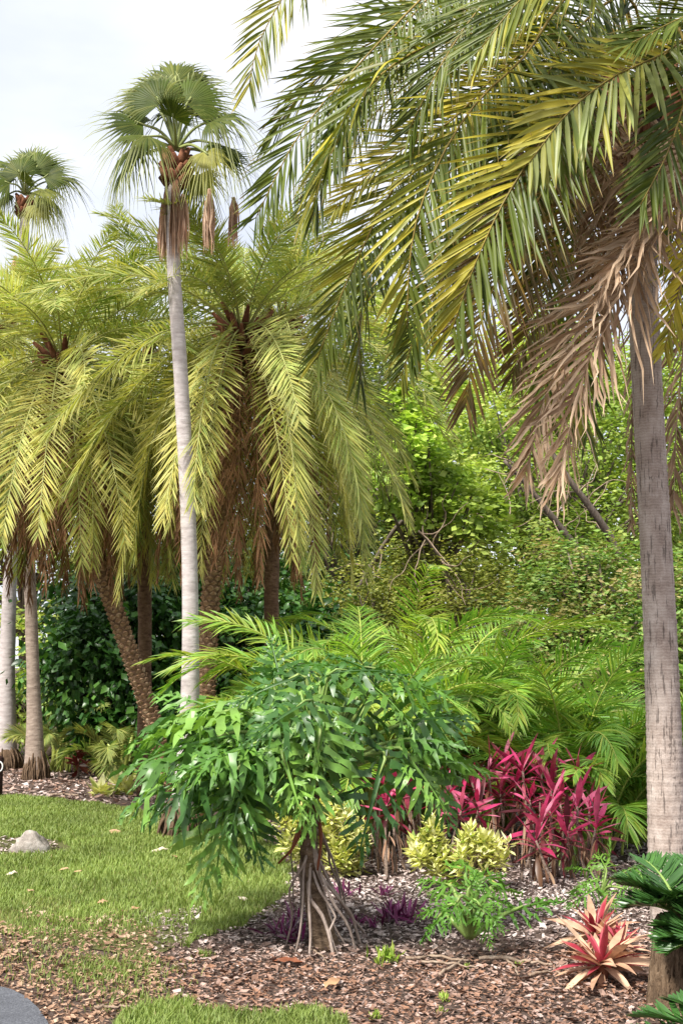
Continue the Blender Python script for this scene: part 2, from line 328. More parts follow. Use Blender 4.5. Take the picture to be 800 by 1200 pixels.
M['soil'] = groundmat('mulch_soil', [(.04, .028, .023), (.10, .07, .056), (.20, .145, .12)], 40, .9)
M['turf'] = groundmat('turf_soil', [(.06, .06, .025), (.10, .10, .035), (.13, .15, .045)], 25, .8)
M['asphalt'] = groundmat('asphalt', [(.045, .047, .055), (.11, .115, .13), (.26, .27, .30)], 110, 3, .5, .85)
ground = sheet('ground', [(-400, -60), (400, -60), (400, 900), (-400, 900)], 0.0, M['soil'])
lawn = sheet('lawn', LAWN, .006, M['turf'])
sheet('lawn_strip', LAWN2, .006, M['turf'])
path = sheet('path', PATH, .012, M['asphalt'])

def mulch_scatter():
    chip, lit, n1 = MB(), MB(), 0
    for (x0, x1, y0, y1, n, sz) in ((-2.6, 3.4, 5.2, 7.6, 38000, .026), (-2.6, 4.2, 7.6, 10.5, 34000, .030), (-4.2, 5.2, 10.5, 14.5, 22000, .040), (-9, 1, 14.5, 22, 15000, .06)):
        x = rng.uniform(x0, x1, n); y = rng.uniform(y0, y1, n); w = wob(x, y) * .07
        ok = (~inpoly(x + w, y + w, LAWN) | inpoly(x + w * .5, y + w, ROCKBED) | ((x < -.9) & (y < 8.9 + .3 * wob(x, y, .7)) & (rng.random(n) < .7))) & ~inpoly(x, y, PATH) & ~inpoly(x + w, y + w, LAWN2) & (x / y < .33) & (x / y > -.34)
        if y0 > 14: ok &= (y > 16)
        x, y = x[ok], y[ok]; n = len(x)
        red = np.clip((8.25 + .12 * wob(x, y, .4) - y) * 1.6, 0, 1) * rng.uniform(.2, 1, n)
        red = np.where(y > 14, rng.uniform(0, .8, n), red)
        litter = (x < -.75 - .25 * (y - 7) + .1 * wob(x, y, .5)) & (y < 9.6)
        for sel, mb, size, asp in ((~litter, chip, sz, (.25, .75)), (litter, lit, sz * .85, (.35, .9))):
            k = sel.sum()
            if not k: continue
            a = rng.uniform(0, 2 * np.pi, k); d = np.stack([np.cos(a), np.sin(a), rng.normal(0, .28, k)], 1)
            nn = np.stack([rng.normal(0, .38, k), rng.normal(0, .38, k), np.ones(k)], 1)
            s = size * rng.lognormal(0, .42, k)
            pos = np.stack([x[sel], y[sel], rng.uniform(.004, .03, k)], 1) - nrm(d) * s[:, None] * .5
            leaves(mb, pos, d, nn, s, rng.uniform(*asp, k)[:, None, None], np.clip(rng.beta(1.6, 1.6, k) + np.clip((pos[:, 1] - 8) * .1, -.08, .2), 0, 1), red[sel])
    tag(obj('mulch_chips', chip, M['chip'], smooth=False), 'brown and grey shredded bark mulch covering the planting bed', 'mulch', kind='stuff')
    tag(obj('leaf_litter', lit, M['litter'], smooth=False), 'tan dry leaf litter between the lawn and the paved path', 'leaf litter', kind='stuff')
mulch_scatter()

def grass():
    mb = MB()
    def blades(x, y, h, wd, dry):
        n = len(x); a = rng.uniform(0, 2 * np.pi, n); lean = rng.uniform(.1, .8, n) * h
        base = np.stack([x, y, np.full(n, .004)], 1); dirv = np.stack([np.cos(a), np.sin(a), np.zeros(n)], 1)
        u = np.array([0, .5, 1.0]); C = base[:, None] + u[None, :, None] ** 2 * (dirv * lean[:, None])[:, None] + u[None, :, None] * (h[:, None] * Z)[:, None]
        a2 = a + np.pi / 2 + rng.normal(0, .5, n); sv = np.stack([np.cos(a2), np.sin(a2), np.zeros(n)], 1)
        S = sv[:, None] * (wd[:, None] * np.array([.8, 1.0, .12]))[..., None]
        strips(mb, C, S, None, rng.beta(2, 2, n), dry)
    x = rng.uniform(-6.4, .4, 230000); y = 8.0 + 9.2 * rng.uniform(0, 1, 230000) ** 1.35
    w = wob(x, y) * .06
    ok = inpoly(x + w, y + w * .6, LAWN) & ~inpoly(x, y, ROCKBED) & (x / y > -.31)
    thin = np.clip((y - (8.15 + .10 * wob(x, y, .6))) / 1.3, .06, 1)
    ok &= (rng.uniform(0, 1, len(x)) < np.where(x < -.9, thin, 1))
    x, y = x[ok], y[ok]; n = len(x)
    pat = .5 + .25 * wob(x, y, .55)
    blades(x, y, (.028 + .022 * rng.uniform(0, 1, n)) * (.8 + .5 * np.clip(pat, 0, 1)), rng.uniform(.0022, .0045, n) * (y / 10), np.clip(rng.normal(-.15, .3, n) + .35 * (pat < .2), 0, .9))
    for poly, m, hh in ((LAWN2, 16000, .045), (LAWN3, 3500, .035)):
        p = np.array(poly); x = rng.uniform(p[:, 0].min(), p[:, 0].max(), m); y = rng.uniform(p[:, 1].min(), p[:, 1].max(), m); w = wob(x, y) * .06
        ok = inpoly(x + w, y + w, poly); x, y = x[ok], y[ok]; n = len(x)
        blades(x, y, hh * rng.uniform(.5, 1.3, n), rng.uniform(.002, .004, n), np.clip(rng.normal(-.1, .3, n), 0, .9))
    for (px, py, r, k) in ((135, 1142, .16, 900), (120, 1135, .12, 350), (60, 1125, .2, 350), (152, 1170, .12, 250), (20, 1110, .2, 250), (240, 1122, .025, 60), (70, 1150, .12, 120)):
        c = gnd(px, py); x = rng.normal(c[0], r, k); y = rng.normal(c[1], r * 1.2, k)
        ok = ~inpoly(x, y, PATH); x, y = x[ok], y[ok]
        blades(x, y, rng.uniform(.02, .045, len(x)), rng.uniform(.002, .004, len(x)), np.clip(rng.normal(0, .3, len(x)), 0, .9))
    tag(obj('grass', mb, M['grass']), 'short green grass blades of the lawn', 'grass', kind='stuff')
grass()

# ------------------------------------------------------------------ palm fronds
def arc(o, az, e0, e1, L, m=16, k=1.0, sway=0.0):
    s = np.linspace(0, 1, m); p = np.radians(e0 + (e1 - e0) * s ** k); a = az + sway * s
    d = np.stack([np.cos(p) * np.sin(a), np.cos(p) * np.cos(a), np.sin(p)], 1)
    P = np.asarray(o, float) + np.concatenate([[np.zeros(3)], np.cumsum((d[1:] + d[:-1]) / 2 * L / (m - 1), 0)])
    b = np.tile([math.cos(az), -math.sin(az), 0.0], (m, 1))
    return P, b
def roll(b, T, ang):
    n = np.cross(b, T); return b * math.cos(ang) + n * math.sin(ang)
def frond_geo(P, b, num, Lmax, W, rg, s0=.12, prof=None, ang=(65, 25), vee=.35, vj=.2, droop=.3, dj=.15, K=5, crinkle=0.0, rollj=.3, jl=.08):
    m = len(P); T = tangents(P); b = nrm(b - (b * T).sum(1, keepdims=True) * T); n = np.cross(b, T)
    s = np.linspace(s0, 1, num); res = []
    for sg in (-1, 1):
        ss = np.clip(s + rg.normal(0, .35 / num, num), 0, 1); x = ss * (m - 1)
        ip = lambda A: np.stack([np.interp(x, np.arange(m), A[:, k]) for k in range(3)], 1)
        p, t, bb, nn = ip(P), nrm(ip(T)), nrm(ip(b)), nrm(ip(n))
        uu = (ss - s0) / (1 - s0)
        L = Lmax * (prof(uu) if prof else np.clip(.45 + 1.6 * uu, 0, 1) * np.clip(1.25 - .85 * uu ** 2, 0, 1)) * rg.normal(1, jl, num)
        a = np.radians(ang[0] + (ang[1] - ang[0]) * uu + rg.normal(0, 5, num)); ve = vee + rg.normal(0, vj, num)
        d = nrm(np.cos(a)[:, None] * t + np.sin(a)[:, None] * (sg * bb * np.cos(ve)[:, None] + nn * np.sin(ve)[:, None]))
        u = np.linspace(0, 1, K); dr = np.clip(droop + rg.normal(0, dj, num), 0, None)
        C = p[:, None] + (L[:, None] * u)[..., None] * d[:, None] - ((L * dr)[:, None] * u ** 2)[..., None] * Z
        if crinkle: C[:, 1:] += rg.normal(0, 1, (num, K - 1, 3)) * (crinkle * L[:, None] * u[1:])[..., None]
        w = nrm(t - (t * d).sum(1, keepdims=True) * d); q = rg.normal(0, rollj, num)[:, None]
        w = w * np.cos(q) + np.cross(d, w) * np.sin(q)
        wp = np.interp(u, [0, .2, .5, .8, 1], [.45, .9, 1, .6, .04])
        S = w[:, None] * (W * rg.normal(1, .12, num)[:, None] * wp)[..., None]
        F = -np.cross(d, w)[:, None] * sg * (W * .45 * wp)[None, :, None]
        res.append((C, S, F, uu))
    return res
def add_frond(root, P, b, mat, rmat, num, Lmax, W, rg, rad=.012, name='frond', yel=(0, 0), fold=True, split=False, lab=None, rnd_off=0.0, **k):
    g = frond_geo(P, b, num, Lmax, W, rg, **k)
    mb = MB(); tube(mb, P, np.linspace(rad, rad * .25, len(P)), 6, rg.uniform(0, 1))
    lm = MB()
    if split:
        fr = obj(name, mb, rmat, root, label=lab)
    for (C, S, F, uu), y in zip(g, yel):
        N = len(C); r = np.clip(rg.beta(2, 2, N) + rnd_off, 0, 1); bb = np.clip(rg.normal(y, .25, N), 0, 1) * (1 if y > 0 else 0)
        if split:
            for i in range(N):
                m1 = MB(); strips(m1, C[i:i + 1], S[i:i + 1], F[i:i + 1] if fold else None, r[i:i + 1], bb[i:i + 1]); obj('leaflet', m1, mat, fr)
        else:
            strips(lm, C, S, F if fold else None, r, bb)
    if not split:
        fr = obj(name, mb, rmat, root, label=lab); obj('leaflets', lm, mat, fr, kind='stuff')
    return fr
def pxrachis(L, m=20):
    return resample([at(*p) for p in L], m)
def up_b(P, U):
    T = tangents(P); U = np.asarray(U, float); n = nrm(U - (T @ U)[:, None] * T); return np.cross(T, n)

# ------------------------------------------------------------------ the near palm
def ringed_trunk(mb, P, R, ring=.045, sides=18, rg=None, depth=.02):
    L = np.linalg.norm(np.diff(P, axis=0), axis=1).sum(); n = int(L / ring)
    C = resample(P, n * 3 + 1); rr = np.interp(np.linspace(0, 1, len(C)), np.linspace(0, 1, len(R)), R)
    ph = np.arange(len(C)) % 3; k = np.where(ph == 0, 1 - depth, np.where(ph == 1, 1 + depth * .6, 1 + depth * .2)) * rg.normal(1, .004, len(C))
    tube(mb, C, rr * k, sides, .5, 0, .006, rg)
def near_palm():
    rg = np.random.default_rng(11)
    base = at(790, 1075, 8.8); base[2] = 0
    root = thing('date_palm', base, 'tall palm with ringed grey trunk and long yellowing fronds overhanging the planting bed', 'palm tree')
    tp = resample([base, at(783, 1000, 8.8), at(771, 700, 8.8), at(757, 440, 8.8), at(750, 250, 8.8), at(752, 120, 8.8)], 30)
    mb = MB(); ringed_trunk(mb, tp, [.15, .125, .112, .107, .103, .10, .10, .10, .11, .12], .05, 20, rg); obj('trunk', mb, M['near_bark'], root)
    C0 = at(754, 105, 8.8)
    # cut frond bases round the top of the trunk
    mb = MB()
    for i in range(26):
        a = i * 2.4; h = -.75 + .03 * i
        p0 = C0 + np.array([math.sin(a) * .1, math.cos(a) * .1, h]); d = np.array([math.sin(a), math.cos(a), 1.4])
        tube(mb, np.array([p0, p0 + d * .09, p0 + d * .2]), [.045, .04, .02], 6, .5, 0, .1, rg)
    obj('leaf_bases', mb, M['boot'], root)
    UF = lambda y, z: (0, -y, z)
    # rachis as (pixel x, pixel y, distance); up vector; material; leaflets each side; length; width; yellowing of the two sides
    F = [
        ([(757, 110, 8.7), (772, 62, 8.2), (720, 88, 7.8), (660, 133, 7.6), (597, 224, 7.5), (556, 310, 7.5), (530, 385, 7.6)], (-.1, -.7, .7), 'near', 56, .60, .020, (.5, .0), True, .05),
        ([(757, 100, 8.8), (715, -40, 8.3), (660, 0, 8.0), (614, 66, 7.8), (560, 118, 7.7), (520, 178, 7.7), (490, 250, 7.7), (479, 315, 7.7), (477, 385, 7.8)], (-.1, -.75, .65), 'near', 60, .60, .019, (.3, .0), True, .05),
        ([(754, 95, 8.8), (640, -70, 8.5), (540, -40, 8.3), (488, 4, 8.2), (416, 80, 8.1), (376, 124, 8.1), (340, 175, 8.1), (300, 255, 8.2)], (-.1, -.8, .6), 'near', 60, .56, .018, (.0, .0), False, 0),
        ([(754, 95, 8.8), (600, -120, 8.8), (440, -100, 8.8), (360, -40, 8.8), (318, 20, 8.8), (300, 60, 8.8), (292, 100, 8.8)], (-.1, -.85, .5), 'near', 52, .52, .018, (.3, .22), False, .1),
        ([(754, 105, 8.9), (640, 10, 9.1), (560, 30, 9.2), (504, 76, 9.2), (440, 132, 9.2), (395, 190, 9.2), (350, 262, 9.2)], (-.3, -.3, .9), 'near', 50, .5, .018, (.02, .02), False, -.35),
        ([(756, 110, 8.7), (660, 40, 8.3), (590, 80, 8.1), (530, 140, 8.0), (476, 172, 8.0), (432, 204, 8.0), (393, 245, 8.0)], (-.2, -.6, .8), 'near', 46, .40, .016, (.75, .45), False, .1),
        ([(756, 115, 8.8), (640, 80, 8.5), (540, 130, 8.4), (465, 215, 8.4), (423, 294, 8.4), (398, 350, 8.4), (372, 420, 8.5)], (-.1, -.85, .5), 'near', 56, .52, .018, (.12, .0), False, 0),
        ([(756, 120, 8.7), (700, 120, 8.2), (650, 200, 8.1), (600, 290, 8.1), (562, 380, 8.1), (545, 475, 8.2)], (-.2, -.8, .5), 'near_brown', 54, .5, .018, (.1, .1), False, 0),
        ([(756, 120, 8.9), (690, 100, 9.1), (620, 180, 9.3), (560, 260, 9.3), (500, 360, 9.3), (470, 440, 9.4)], (-.2, -.8, .5), 'near', 52, .5, .018, (.02, .02), False, -.2),
        ([(756, 120, 8.9), (720, 140, 9.3), (690, 210, 9.4), (650, 300, 9.4), (620, 380, 9.5), (600, 440, 9.6)], (-.3, -.8, .4), 'near_brown', 46, .5, .018, (.15, .0), False, 0),
        ([(756, 90, 8.6), (780, -60, 8.2), (720, -80, 7.9), (640, -60, 7.7), (570, 0, 7.6), (520, 70, 7.6), (480, 150, 7.7)], (-.1, -.2, 1), 'near', 56, .62, .019, (.0, .0), False, 0),
        ([(757, 95, 8.6), (800, -30, 8.0), (770, -70, 7.6), (700, -50, 7.4), (620, -10, 7.3), (560, 60, 7.3)], (0, -.3, 1), 'near', 50, .62, .020, (.0, .1), False, .05),
        ([(757, 95, 8.6), (830, 20, 8.0), (840, 10, 7.5), (800, 20, 7.3), (740, 50, 7.2)], (0, -.2, 1), 'near', 40, .5, .019, (.0, .0), False, 0),
        ([(756, 115, 8.9), (730, 100, 9.4), (690, 150, 9.7), (650, 230, 9.9), (620, 330, 10.0)], (-.2, -.6, .6), 'near', 46, .55, .019, (.02, .02), False, -.3),
        ([(757, 120, 8.8), (800, 150, 8.4), (830, 200, 8.2), (815, 270, 8.1), (790, 360, 8.1), (778, 410, 8.1)], (.3, -.8, .5), 'near', 40, .33, .019, (.9, .7), False, .1),
    ]
    F += [([(757, 95, 8.6), (790, 30, 8.0), (805, 90, 7.6), (785, 170, 7.5), (750, 240, 7.5)], (0, -.6, .4), 'near', 44, .5, .019, (.0, .0), False, -.1),
          ([(757, 95, 8.6), (740, 0, 8.3), (690, 20, 8.2), (640, 90, 8.2), (610, 180, 8.2), (590, 270, 8.3)], (-.1, -.7, .5), 'near', 56, .55, .019, (.0, .0), False, -.2),
          ([(757, 100, 8.9), (720, 40, 9.3), (670, 90, 9.5), (620, 170, 9.6), (575, 270, 9.7), (550, 350, 9.8)], (-.1, -.7, .5), 'near', 56, .55, .019, (.0, .0), False, -.3),
          ([(757, 100, 8.8), (770, 20, 9.2), (790, 60, 9.6), (780, 180, 9.8), (760, 300, 9.9)], (.1, -.7, .5), 'near', 46, .55, .019, (.0, .0), False, -.3),
          ([(757, 95, 8.7), (700, -60, 8.6), (600, -70, 8.5), (520, -20, 8.5), (450, 60, 8.6), (410, 130, 8.7), (380, 200, 8.8)], (-.1, -.5, .6), 'near', 60, .52, .019, (.1, .0), False, .05)]
    for q, (L, U, mk, num, Lm, W, yel, split, ro) in enumerate(F):
        P = pxrachis(L, 26); U = (U[0], U[1] - .55, U[2] * .6)
        add_frond(root, P, up_b(P, U), M[mk], M['rachis_near'], 75 if split else int(num * 1.9), Lm * .95, W * (.6 if split else .47), rg, rad=.012, yel=yel[::-1], split=split, rnd_off=ro, s0=.2, ang=(66, 26), vee=.16, vj=.16, droop=.10, dj=.07, rollj=.25)
    # the pale-leaved side of the front frond: a shorter younger frond just above it
    P = pxrachis([(758, 105, 8.5), (800, 50, 7.8), (770, 66, 7.55), (715, 92, 7.45), (664, 133, 7.42), (620, 190, 7.42)], 24)
    add_frond(root, P, up_b(P, (.1, -1, .5)), M['near_pale'], M['rachis_near'], 40, .46, .016, rg, rad=.011, s0=.35, ang=(64, 34), vee=.1, vj=.2, droop=.18, dj=.1, yel=(.02, .5))
    # fronds on the far side and beyond the frame
    for i in range(16):
        az = math.radians(i * 137.5); e0 = 65 - i * 4.5
        if -2.6 < ((az + math.pi) % (2 * math.pi) - math.pi) < -.9: az += 1.6
        if abs(((az + math.pi) % (2 * math.pi) - math.pi)) > 2.5: az += 1.5
        P, b = arc(C0 + np.array([math.sin(az), math.cos(az), 0]) * .06, az, e0, e0 - 110, 2.9 + .3 * rg.random(), 22, 1.1)
        add_frond(root, P, b, M['near'], M['rachis_near'], 66, .52, .013, rg, rad=.014, rnd_off=-.15, s0=.18, vee=.3, droop=.3, yel=(.03, .03))
    # dead fronds
    D = [
        ([(765, 140, 8.5), (800, 190, 8.2), (790, 235, 8.0), (747, 307, 7.9), (713, 367, 7.9), (690, 420, 7.9), (672, 480, 7.95), (655, 560, 8.0)], (-.5, -.75, .4), 84, .50, .0105, .08, .03),
        ([(762, 145, 8.6), (780, 200, 8.4), (755, 265, 8.3), (715, 330, 8.2), (670, 400, 8.2), (640, 460, 8.2), (615, 555, 8.3)], (-.3, -.85, .3), 80, .48, .0105, .08, .03),
        ([(762, 145, 8.6), (810, 185, 8.1), (800, 225, 7.8), (760, 260, 7.7), (725, 300, 7.7), (700, 350, 7.7)], (-.3, -.6, .8), 64, .38, .010, .14, .05),
        ([(752, 140, 8.6), (735, 190, 8.4), (730, 260, 8.35), (722, 340, 8.35)], (-.2, -.9, .3), 56, .30, .010, .3, .04),
        ([(752, 130, 8.7), (722, 150, 8.6), (708, 210, 8.55), (697, 270, 8.55), (684, 330, 8.6)], (-.2, -.9, .2), 60, .26, .010, .35, .04),
        ([(758, 150, 9.0), (800, 260, 9.4), (800, 400, 9.5), (792, 500, 9.5), (788, 600, 9.5)], (.2, -.9, .2), 66, .30, .010, .4, .04),
        ([(754, 150, 9.1), (742, 260, 9.4), (742, 400, 9.5), (740, 500, 9.5), (739, 615, 9.5)], (.2, -.9, .2), 60, .16, .009, .5, .04),
    ]
    for i, (L, U, num, Lm, W, dr, ck) in enumerate(D):
        P = pxrachis(L, 24)
        add_frond(root, P, up_b(P, U), M['dead'], M['dead'], num, Lm, W, rg, rad=.014, name='dead_frond', lab='dry brown dead frond', s0=.12, ang=(58, 25), vee=.25, vj=.5, droop=dr, dj=.2, crinkle=ck, K=6, rollj=.8, rnd_off=.1 if i < 3 else -.25)
near_palm()

# ------------------------------------------------------------------ feathery palms behind the lawn
def scar_trunk(root, P, r0, r1, rg, knobs=True):
    mb = MB(); C = resample(P, 40); tube(mb, C, np.linspace(r0, r1, 40), 14, .5, 0, .03, rg); obj('trunk', mb, M['date_bark'], root)
    if not knobs: return
    mb = MB(); L = np.linalg.norm(np.diff(C, axis=0), axis=1).sum(); T = tangents(C)
    nrow = int(L / .055)
    for i in range(nrow):
        f = i / nrow * 39; k = int(f); c = C[k] + (C[min(k + 1, 39)] - C[k]) * (f - k); r = r0 + (r1 - r0) * f / 39
        for j in range(7):
            a = 2 * math.pi * (j + .5 * (i % 2)) / 7 + rg.normal(0, .08); t = T[k]
            x = nrm(np.cross(t, [0.3, 1, 0])); y = np.cross(t, x); o = x * math.cos(a) + y * math.sin(a); s = np.cross(t, o)
            w, h = r * .42, .03 * rg.uniform(.7, 1.2); q = r * rg.uniform(1.12, 1.24)
            V = [c + o * r * .96 - s * w - t * h * .2, c + o * r * .96 + s * w - t * h * .2, c + o * r * .96 - t * h * 1.1, c + o * q - s * w * .6 + t * h * .5, c + o * q + s * w * .6 + t * h * .5, c + o * r * .96 + t * h]
            mb.add(V, [[2, 1, 4], [2, 4, 3], [2, 3, 0], [3, 4, 5], [0, 3, 5], [1, 5, 4]], (rg.random(), .5, 0))
    obj('leaf_scars', mb, M['scar'], root, smooth=False, kind='stuff')
def date_palm(path, Y, label, seed, n=70, L=2.5, r=(.13, .12), mk='date', dead=14, knobs=True, bark=None, emax=82, skirt=1.0):
    rg = np.random.default_rng(seed)
    pts = [at(px, py, Y) for px, py in path]; pts[0][2] = 0
    root = thing('feather_palm', pts[0], label, 'palm tree', 'feathery palms behind the lawn')
    if bark:
        mb = MB(); tube(mb, resample(pts, 40), np.interp(np.linspace(0, 1, 40), [0, .08, .2, 1], [r[0] * 1.9, r[0] * 1.35, r[0], r[1]]), 14, .5, 0, .02, rg); obj('trunk', mb, M[bark], root)
        mb = MB(); rooty(mb, pts[0], r[0] * 1.8, .42, rg); obj('root_base', mb, M['base_bark'], root)
    else: scar_trunk(root, pts, r[0], r[1], rg, knobs)
    C0 = pts[-1]
    mb = MB()
    for i in range(34):                                    # old frond bases and fruit stalks
        a = i * 2.4; h = -.45 + .016 * i; p0 = C0 + np.array([math.sin(a) * r[1], math.cos(a) * r[1], h]); d = np.array([math.sin(a), math.cos(a), .9])
        tube(mb, np.array([p0, p0 + d * .1, p0 + d * .24]), [.05, .042, .018], 6, .5, 0, .1, rg)
    obj('leaf_bases', mb, M['boot'], root)
    for i in range(n):
        f = i / (n - 1); az = i * 2.39996 + rg.normal(0, .12)
        e0 = emax - 98 * f ** .85 + rg.normal(0, 6); e1 = 28 - 116 * min(1, f * 1.45) ** .75 + rg.normal(0, 10); e1 = max(e1, -89)
        LL = L * (.66 + .4 * min(1, f * 2)) * rg.normal(1, .06)
        P, b = arc(C0 + np.array([math.sin(az), math.cos(az), 0]) * r[1] * .7, az, e0, e1, LL, 18, .36 if f > .4 else .8, rg.normal(0, .18))
        b = roll(b, tangents(P), rg.normal(0, .4))
        y = .10 + .5 * f if rg.random() < .6 else .05
        add_frond(root, P, b, M[mk], M['date_rachis'], 86, .40, .0076, rg, rad=.011, s0=.14, ang=(60, 26), vee=.22, vj=.22, droop=.1, dj=.08, K=4, fold=False, yel=(y, y + .001), rollj=.4, rnd_off=.08 - .1 * (f < .2) + rg.normal(0, .2))
    for i in range(int(dead)):
        az = i * 2.39996 + .7; P, b = arc(C0 + np.array([math.sin(az) * r[1], math.cos(az) * r[1], -.3]), az, -15 + rg.normal(0, 10), -89, L * rg.uniform(.72, .95) * skirt, 16, .3)
        add_frond(root, P, b, M['date_dead'], M['date_dead'], 60, .28, .008, rg, rad=.011, name='dead_frond', s0=.15, ang=(38, 18), vee=.3, vj=.4, droop=.3, dj=.15, K=4, fold=False, crinkle=.05, rollj=.8)
def rooty(mb, base, r, h, rg):
    for i in range(70):
        a = rg.uniform(0, 2 * np.pi); k = rg.uniform(.75, 1.1); d = np.array([math.cos(a), math.sin(a), 0])
        top = base + d * r * .62 + Z * h * rg.uniform(.5, 1.05); bot = base + d * r * (1.1 * k + .12)
        mid = (top + bot) / 2 + d * r * .12 + rg.normal(0, .012, 3)
        tube(mb, resample([top, mid, bot], 6), [.012, .014, .014, .013, .012, .01], 5, rg.random(), 0, .1, rg, cap=False)
    P = np.array([base, base + Z * h * .35, base + Z * h * .7, base + Z * h]); tube(mb, P, [r * 1.05, r * .95, r * .8, r * .62], 14, .5, 0, .05, rg)
date_palm([(212, 946), (176, 835), (142, 735), (112, 645), (92, 540), (74, 425)], 15.4, 'leaning palm with scarred brown trunk and shaggy brown skirt', 21, L=2.6, r=(.092, .10), dead=34, skirt=1.08)
date_palm([(236, 956), (241, 830), (247, 700), (258, 600), (272, 480), (284, 392)], 14.7, 'upright palm with knobbly scarred trunk close behind the pale fan palm trunk', 22, L=2.8, r=(.09, .10), dead=26, skirt=1.05)
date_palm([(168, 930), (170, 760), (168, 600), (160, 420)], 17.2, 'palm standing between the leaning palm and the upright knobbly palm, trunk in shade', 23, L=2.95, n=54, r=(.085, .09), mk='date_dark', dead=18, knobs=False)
date_palm([(42, 908), (40, 820), (36, 700), (30, 590), (18, 470), (6, 385)], 19.6, 'palm with smooth grey trunk and swollen rooty base', 24, L=2.7, n=50, r=(.092, .08), dead=20, bark='grey_bark')
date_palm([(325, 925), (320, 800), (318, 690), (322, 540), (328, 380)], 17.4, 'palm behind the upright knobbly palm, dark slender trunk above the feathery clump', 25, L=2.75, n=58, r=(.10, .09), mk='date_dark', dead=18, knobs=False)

# ------------------------------------------------------------------ fan palms
def fan_blade(hub, d, nr, R, rg, segs=34, spread=205, droop=.35, cup=.3, yel=0.0, rnd_off=0):
    d = nrm(d); nr = nrm(nr - (nr @ d) * d); s = np.cross(nr, d)
    th = np.radians(np.linspace(-spread / 2, spread / 2, segs)); u = np.array([0, .25, .48, .66, .86, 1.06])
    Lr = R * (1 - .28 * (np.abs(th) / th.max()) ** 2) * rg.normal(1, .05, segs)
    dd = np.cos(th)[:, None] * d + np.sin(th)[:, None] * s
    C = hub + (Lr[:, None] * u)[..., None] * dd[:, None] - (cup * Lr[:, None] * u ** 2)[..., None] * nr
    drp = np.clip(u - .44, 0, 1) ** 1.5 * 3.2 * droop
    C = C + rg.normal(0, 1, (segs, 6, 3)) * (.05 * R * np.clip(u - .5, 0, 1))[None, :, None]
    C = C - ((Lr * rg.uniform(.4, 1.7, segs))[:, None] * drp)[..., None] * Z
    hw = np.tan(math.radians(spread / segs / 2)) * np.minimum(u, .48) * np.interp(u, [0, .48, .62, 1.06], [1.12, 1.12, .62, .08])
    sv = -np.sin(th)[:, None] * d + np.cos(th)[:, None] * s
    S = sv[:, None] * (Lr[:, None] * hw)[..., None]
    F = nr[None, None] * (Lr[:, None] * hw * .55)[..., None]
    mb = MB(); strips(mb, C, S, F, np.clip(rg.beta(2, 2) + rg.normal(0, .06, segs) + rnd_off, 0, 1), np.clip(rg.normal(yel, .08, segs), 0, 1))
    return mb
def fan_leaf(root, C0, hub, tipdir, nr, R, rg, name='fan_leaf', **k):
    fl = obj(name, fan_blade(hub, tipdir, nr, R, rg, **k), M['fan'], root)
    mb = MB(); mid = (C0 + hub) / 2 + Z * .06; tube(mb, resample([C0, mid, hub, hub + nrm(tipdir) * R * .15], 10), np.linspace(.02, .01, 10), 6, rg.random()); obj('petiole', mb, M['fan_petiole'], fl)
def dead_fan(root, top, length, width, rg):
    mb = MB(); n = 46
    a = rg.uniform(0, 2 * np.pi, n); rr = width * np.sqrt(rg.uniform(0, 1, n)); off = np.stack([np.cos(a) * rr, np.sin(a) * rr * .7, np.zeros(n)], 1)
    u = np.linspace(0, 1, 5); Ln = length * rg.uniform(.65, 1.05, n)
    C = top + off[:, None] * np.interp(u, [0, .3, 1], [.15, .8, 1.15])[None, :, None] - (Ln[:, None] * u)[..., None] * Z + rg.normal(0, .006, (n, 5, 3))
    a2 = rg.uniform(0, np.pi, n); S = np.stack([np.cos(a2), np.sin(a2), np.zeros(n)], 1)[:, None] * (np.array([.6, 1, .9, .6, .15]) * .011)[None, :, None]
    strips(mb, C, S, None, rg.uniform(0, 1, n)); obj('dead_leaf', mb, M['fan_dead'], root)
